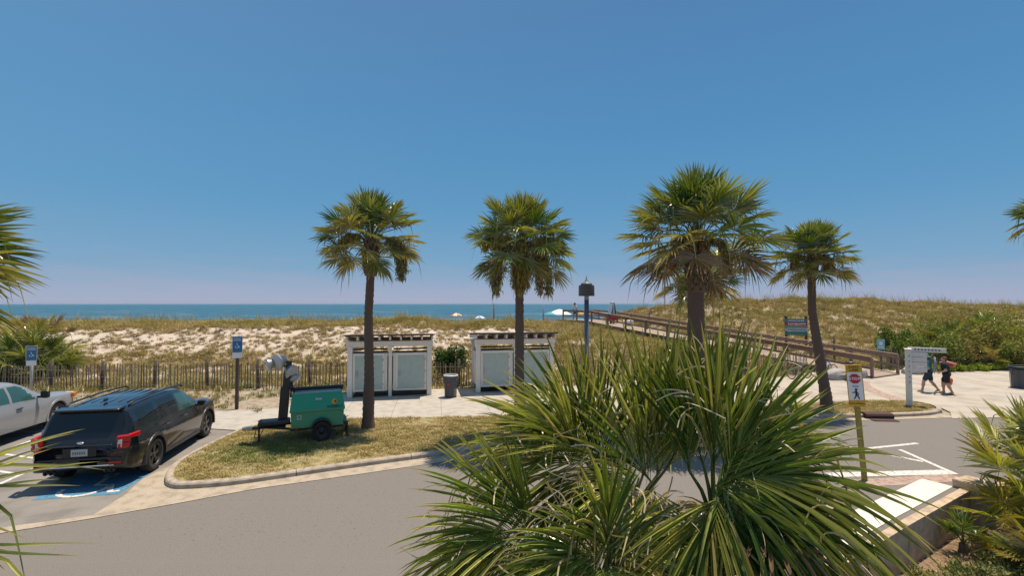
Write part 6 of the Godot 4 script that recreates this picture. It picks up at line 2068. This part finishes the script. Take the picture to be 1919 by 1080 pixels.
# ------------------------------------------------------------------ people
# smooth union of tapered capsules meshed as surface nets
func blob(mb: MB, bones: Array, cell: float, k: float) -> void:
	var lo := Vector3(1e9, 1e9, 1e9)
	var hi := -lo
	for b in bones:
		var r := maxf(b[2], b[3]) + cell * 2.0
		for q in 2:
			lo = lo.min(b[q] - Vector3.ONE * r)
			hi = hi.max(b[q] + Vector3.ONE * r)
	var nx := int((hi.x - lo.x) / cell) + 2
	var ny := int((hi.y - lo.y) / cell) + 2
	var nz := int((hi.z - lo.z) / cell) + 2
	var acc := PackedFloat32Array()
	acc.resize(nx * ny * nz)
	for b in bones:
		var a: Vector3 = b[0]
		var c: Vector3 = b[1]
		var d := c - a
		var ll := maxf(d.length_squared(), 1e-8)
		var pad := maxf(b[2], b[3]) + k * 5.0 + cell
		var l0 := ((a.min(c) - Vector3.ONE * pad - lo) / cell).max(Vector3.ZERO)
		var h0 := (a.max(c) + Vector3.ONE * pad - lo) / cell
		for i in range(int(l0.x), mini(int(h0.x) + 1, nx)):
			for j in range(int(l0.y), mini(int(h0.y) + 1, ny)):
				for m in range(int(l0.z), mini(int(h0.z) + 1, nz)):
					var p := lo + Vector3(i, j, m) * cell
					var t := clampf((p - a).dot(d) / ll, 0.0, 1.0)
					var dist: float = (p - a - d * t).length() - lerpf(b[2], b[3], t)
					acc[(i * ny + j) * nz + m] += exp(-dist / k)
	var f := PackedFloat32Array()
	f.resize(acc.size())
	for i in acc.size():
		f[i] = -k * log(maxf(acc[i], 1e-20))
	var verts := {}
	var stx := ny * nz
	for i in nx - 1:
		for j in ny - 1:
			for m in nz - 1:
				var base := i * stx + j * nz + m
				var ins := 0
				for q in 8:
					if f[base + (stx if q & 1 else 0) + (nz if q & 2 else 0) + (1 if q & 4 else 0)] < 0.0:
						ins += 1
				if ins == 0 or ins == 8:
					continue
				var sum := Vector3.ZERO
				var n := 0
				for e in [[0, 1], [2, 3], [4, 5], [6, 7], [0, 2], [1, 3], [4, 6], [5, 7], [0, 4], [1, 5], [2, 6], [3, 7]]:
					var va := f[base + (stx if e[0] & 1 else 0) + (nz if e[0] & 2 else 0) + (1 if e[0] & 4 else 0)]
					var vb := f[base + (stx if e[1] & 1 else 0) + (nz if e[1] & 2 else 0) + (1 if e[1] & 4 else 0)]
					if (va < 0.0) != (vb < 0.0):
						var t := va / (va - vb)
						var pa := Vector3(e[0] & 1, (e[0] >> 1) & 1, (e[0] >> 2) & 1)
						var pb := Vector3(e[1] & 1, (e[1] >> 1) & 1, (e[1] >> 2) & 1)
						sum += pa.lerp(pb, t)
						n += 1
				verts[base] = lo + (Vector3(i, j, m) + sum / n) * cell
	for key in verts:
		var i: int = key / stx
		var j: int = (key / nz) % ny
		var m: int = key % nz
		var v0 := f[key]
		for ax in 3:
			var st: int = [stx, nz, 1][ax]
			var s1: int = [nz, 1, stx][ax]
			var s2: int = [1, stx, nz][ax]
			var v1 := f[key + st] if key + st < f.size() else 1.0
			if (v0 < 0.0) == (v1 < 0.0):
				continue
			var q := [key, key - s1, key - s1 - s2, key - s2]
			var ok := true
			for e in q:
				if not verts.has(e):
					ok = false
			if not ok:
				continue
			if v0 < 0.0:
				mb.quad(verts[q[0]], verts[q[1]], verts[q[2]], verts[q[3]])
			else:
				mb.quad(verts[q[3]], verts[q[2]], verts[q[1]], verts[q[0]])

# o: joints in metres, facing -z; colours of clothes
func person(label: String, at: Vector3, turn: float, o: Dictionary) -> void:
	var r := thing("person", label, "person", at, turn)
	var h: float = o.get("height", 1.7) / 1.7
	var J := {}
	for k in o.joints:
		J[k] = o.joints[k] * h
	var mb := MB.new().smooth(true)
	var body := [
		[J.pelvis, J.waist, 0.125, 0.115], [J.waist, J.chest, 0.115, 0.13], [J.chest, J.neck, 0.12, 0.055], [J.neck, J.head, 0.055, 0.06],
		[J.chest + Vector3(-0.1, 0.05, 0), J.sl, 0.085, 0.06], [J.chest + Vector3(0.1, 0.05, 0), J.sr, 0.085, 0.06],
		[J.sl, J.el, 0.052, 0.042], [J.el, J.wl, 0.042, 0.028], [J.sr, J.er, 0.052, 0.042], [J.er, J.wr, 0.042, 0.028],
		[J.hl, J.kl, 0.088, 0.058], [J.kl, J.kl.lerp(J.al, 0.35), 0.055, 0.057], [J.kl.lerp(J.al, 0.35), J.al, 0.057, 0.036], [J.al, J.tl, 0.042, 0.028],
		[J.hr, J.kr, 0.088, 0.058], [J.kr, J.kr.lerp(J.ar, 0.35), 0.055, 0.057], [J.kr.lerp(J.ar, 0.35), J.ar, 0.057, 0.036], [J.ar, J.tr, 0.042, 0.028],
		[J.pelvis, J.hl, 0.12, 0.1], [J.pelvis, J.hr, 0.12, 0.1]]
	blob(mb, body, 0.022, 0.018)
	# head with face on a finer grid
	var c: Vector3 = J.head + Vector3(0, 0.085, 0)
	var fx: Basis = Basis(Vector3.UP, o.get("look", 0.0))
	var hb := []
	for q in [[Vector3(0, 0.03, 0.012), Vector3(0, 0.02, -0.01), 0.083, 0.08], [Vector3(0, -0.03, -0.02), Vector3(0, -0.07, -0.045), 0.062, 0.042], [Vector3(0, 0.012, -0.085), Vector3(0, -0.022, -0.105), 0.010, 0.015], [Vector3(-0.035, 0.03, -0.075), Vector3(0.035, 0.03, -0.075), 0.014, 0.014], [Vector3(-0.02, -0.06, -0.085), Vector3(0.02, -0.06, -0.085), 0.009, 0.009], [Vector3(-0.082, 0.0, 0.01), Vector3(-0.085, -0.03, 0.012), 0.016, 0.01], [Vector3(0.082, 0.0, 0.01), Vector3(0.085, -0.03, 0.012), 0.016, 0.01], [Vector3(0, -0.08, 0.0), Vector3(0, -0.15, 0.01), 0.052, 0.055]]:
		hb.append([c + fx * q[0], c + fx * q[1], q[2], q[3]])
	blob(mb, hb, 0.011, 0.008)
	# hands: palm, four fingers and a thumb each, curled
	for s in [["wl", "el", -1.0], ["wr", "er", 1.0]]:
		var wv: Vector3 = J[s[0]]
		var d: Vector3 = (wv - J[s[1]]).normalized()
		var side := d.cross(Vector3(0, 0, 1)).normalized()
		var inw := side.cross(d).normalized() * 1.0
		var hbones := [[wv, wv + d * 0.07, 0.028, 0.032], [wv + d * 0.05 + side * 0.02, wv + d * 0.07 - side * 0.02, 0.018, 0.018]]
		for fgr in 4:
			var b0 := wv + d * 0.08 + side * (-0.03 + 0.02 * fgr)
			var ln: float = [0.034, 0.042, 0.04, 0.03][fgr]
			var b1 := b0 + d * ln - inw * 0.008
			var b2 := b1 + d * ln * 0.6 - inw * ln * 0.7
			hbones.append([b0, b1, 0.0095, 0.0085])
			hbones.append([b1, b2, 0.0085, 0.007])
		hbones.append([wv + d * 0.025 + side * 0.03 * s[2], wv + d * 0.06 + side * 0.055 * s[2], 0.012, 0.010])
		hbones.append([wv + d * 0.06 + side * 0.055 * s[2], wv + d * 0.09 + side * 0.05 * s[2] - inw * 0.012, 0.010, 0.008])
		blob(mb, hbones, 0.008, 0.004)
	part("body", mb.done(), M.skin, r)
	# clothes follow the same joints
	var sh := MB.new().smooth(true)
	var top := [[J.pelvis + Vector3(0, 0.04, 0), J.waist, 0.145, 0.132], [J.waist, J.chest, 0.132, 0.148], [J.chest, J.neck + Vector3(0, -0.06, 0), 0.135, 0.075], [J.chest + Vector3(-0.1, 0.05, 0), J.sl, 0.1, 0.078], [J.chest + Vector3(0.1, 0.05, 0), J.sr, 0.1, 0.078], [J.sl, J.sl.lerp(J.el, 0.55), 0.076, 0.07], [J.sr, J.sr.lerp(J.er, 0.55), 0.076, 0.07]]
	blob(sh, top, 0.022, 0.014)
	part("shirt", sh.done(), o.shirt, r)
	var pt := MB.new().smooth(true)
	blob(pt, [[J.pelvis, J.hl, 0.142, 0.12], [J.pelvis, J.hr, 0.142, 0.12], [J.hl, J.hl.lerp(J.kl, 0.72), 0.12, 0.1], [J.hr, J.hr.lerp(J.kr, 0.72), 0.12, 0.1], [J.pelvis, J.waist.lerp(J.pelvis, 0.6), 0.142, 0.138]], 0.022, 0.014)
	part("shorts", pt.done(), o.shorts, r)
	var hr := MB.new().smooth(true)
	blob(hr, [[c + fx * Vector3(0, 0.055, 0.02), c + fx * Vector3(0, 0.05, 0.012), 0.086, 0.084], [c + fx * Vector3(0, 0.0, 0.045), c + fx * Vector3(0, -0.06, 0.05), 0.06, 0.045]], 0.014, 0.01)
	part("hair", hr.done(), o.hair, r)
	if o.has("hat"):
		part("hat", MB.new().smooth(true).lathe([[0.0, 0.2], [0.08, 0.19], [0.1, 0.12], [0.1, 0.085], [0.2, 0.06], [0.2, 0.05], [0.1, 0.07]], 20, c - Vector3(0, 0.02, 0)).done(), o.hat, r)
	for s in ["l", "r"]:
		var a: Vector3 = J["a" + s]
		var tt: Vector3 = J["t" + s]
		var fw := (tt - a)
		fw.y = 0.0
		fw = fw.normalized()
		part("sandal", MB.new().soft_box((a + tt) * 0.5 * Vector3(1, 0, 1) + Vector3(0, minf(a.y, tt.y) - 0.047, 0) - fw * 0.01, Vector3(0.09, 0.022, 0.26), 0.008, Basis(fw.cross(Vector3.UP), Vector3.UP, -fw)).done(), M.post_wood, r)

func people() -> void:
	var walk := {
		"pelvis": Vector3(0, 0.93, 0), "waist": Vector3(0, 1.07, -0.02), "chest": Vector3(0, 1.29, -0.05), "neck": Vector3(0, 1.44, -0.07), "head": Vector3(0, 1.49, -0.085),
		"sl": Vector3(-0.19, 1.37, -0.05), "sr": Vector3(0.19, 1.37, -0.05), "el": Vector3(-0.26, 1.11, -0.02), "er": Vector3(0.27, 1.11, 0.0), "wl": Vector3(-0.24, 0.93, -0.2), "wr": Vector3(0.28, 0.87, -0.1),
		"hl": Vector3(-0.095, 0.9, 0), "hr": Vector3(0.095, 0.9, 0), "kl": Vector3(-0.10, 0.5, -0.18), "kr": Vector3(0.10, 0.49, 0.08), "al": Vector3(-0.10, 0.085, -0.24), "ar": Vector3(0.11, 0.12, 0.34), "tl": Vector3(-0.11, 0.06, -0.39), "tr": Vector3(0.12, 0.06, 0.22)}
	var carry := walk.duplicate()
	carry.merge({"kl": Vector3(-0.10, 0.49, 0.03), "al": Vector3(-0.11, 0.085, 0.2), "tl": Vector3(-0.12, 0.06, 0.06), "kr": Vector3(0.10, 0.5, -0.14), "ar": Vector3(0.10, 0.085, -0.12), "tr": Vector3(0.11, 0.06, -0.27), "er": Vector3(0.30, 1.12, 0.02), "wr": Vector3(0.36, 0.9, -0.03), "el": Vector3(-0.25, 1.12, 0.0), "wl": Vector3(-0.2, 1.0, -0.2)}, true)
	var gy := 0.016
	person("person in teal top and hat walking with a blue folded chair", Vector3(18.75, gy, -21.75), 0.9, {"joints": walk, "height": 1.68, "shirt": plain(0.03, 0.20, 0.27, 0.85), "shorts": plain(0.02, 0.045, 0.06, 0.85), "hair": plain(0.09, 0.055, 0.03, 0.8), "hat": plain(0.10, 0.28, 0.27, 0.85)})
	person("person in black shirt and shorts carrying an orange beach bag", Vector3(19.15, gy, -21.3), 0.75, {"joints": carry, "height": 1.62, "shirt": plain(0.015, 0.014, 0.02, 0.85), "shorts": plain(0.012, 0.014, 0.022, 0.85), "hair": plain(0.13, 0.06, 0.03, 0.8)})
	var t := 28.0
	person("person in a white shirt and dark hat at the far end of the boardwalk", DECK_START + DECK_DIR * t + Vector3(-0.3, deck_height(t) + 0.02, 0), 2.4, {"joints": carry, "height": 1.72, "shirt": plain(0.66, 0.66, 0.66, 0.85), "shorts": plain(0.06, 0.08, 0.13, 0.85), "hair": plain(0.03, 0.025, 0.02, 0.8), "hat": plain(0.02, 0.02, 0.025, 0.85)})
	# what they carry
	var bk := Basis(Vector3.UP, 0.9)
	var ch := thing("beach_chair", "blue folded beach chair strapped to the walking person's back", "beach chair", Vector3(18.75, gy + 0.98, -21.75) + bk * Vector3(0, 0, 0.17), 0.9)
	part("sling", MB.new().soft_box(Vector3(0, 0.27, 0.03), Vector3(0.44, 0.56, 0.03), 0.01, Basis(Vector3.RIGHT, -0.08)).done(), plain(0.03, 0.22, 0.42, 0.8), ch)
	for s in [-1.0, 1.0]:
		part("tube", MB.new().smooth(true).tube([Vector3(s * 0.24, -0.12, 0.02), Vector3(s * 0.24, 0.62, 0.06)], [0.014], 6).done(), M.galvanised, ch)
		part("armrest", MB.new().soft_box(Vector3(s * 0.24, 0.24, 0.1), Vector3(0.05, 0.42, 0.03), 0.01).done(), M.timber_pale, ch)
	var hand := Vector3(19.15, gy, -21.3) + Basis(Vector3.UP, 0.75) * (Vector3(0.36, 0.86, -0.04) * 0.953)
	var bag := thing("beach_bag", "orange and pink beach bag hanging from the hand of the person in black", "bag", hand + Vector3(0.02, -0.46, 0), 0.75)
	part("bag_body", MB.new().smooth(true).lathe([[0.0, 0.0], [0.15, 0.01], [0.19, 0.12], [0.2, 0.26], [0.165, 0.34], [0.0, 0.32]], 16).done(), plain(0.60, 0.13, 0.045, 0.8), bag)
	part("strap", MB.new().tube([Vector3(-0.14, 0.3, 0), Vector3(-0.06, 0.44, 0), Vector3(0.06, 0.44, 0), Vector3(0.14, 0.3, 0)], [0.013], 6).done(), plain(0.5, 0.16, 0.2, 0.8), bag)
	var towel := thing("beach_towel_roll", "pink and red rolled towel slung over the shoulder of the person in black", "towel", Vector3(19.15, gy + 1.28, -21.3) + Basis(Vector3.UP, 0.75) * Vector3(0.2, 0, 0.02), 0.75)
	part("roll", MB.new().smooth(true).tube([Vector3(0, 0.04, -0.26), Vector3(0.0, 0.08, 0), Vector3(0, 0.0, 0.28)], [0.075, 0.085, 0.075], 12).done(), plain(0.55, 0.16, 0.19, 0.9), towel)
	part("end_band", MB.new().smooth(true).tube([Vector3(0, 0.02, 0.1), Vector3(0, 0.0, 0.2)], [0.088, 0.085], 12, false).done(), plain(0.5, 0.05, 0.04, 0.9), towel)
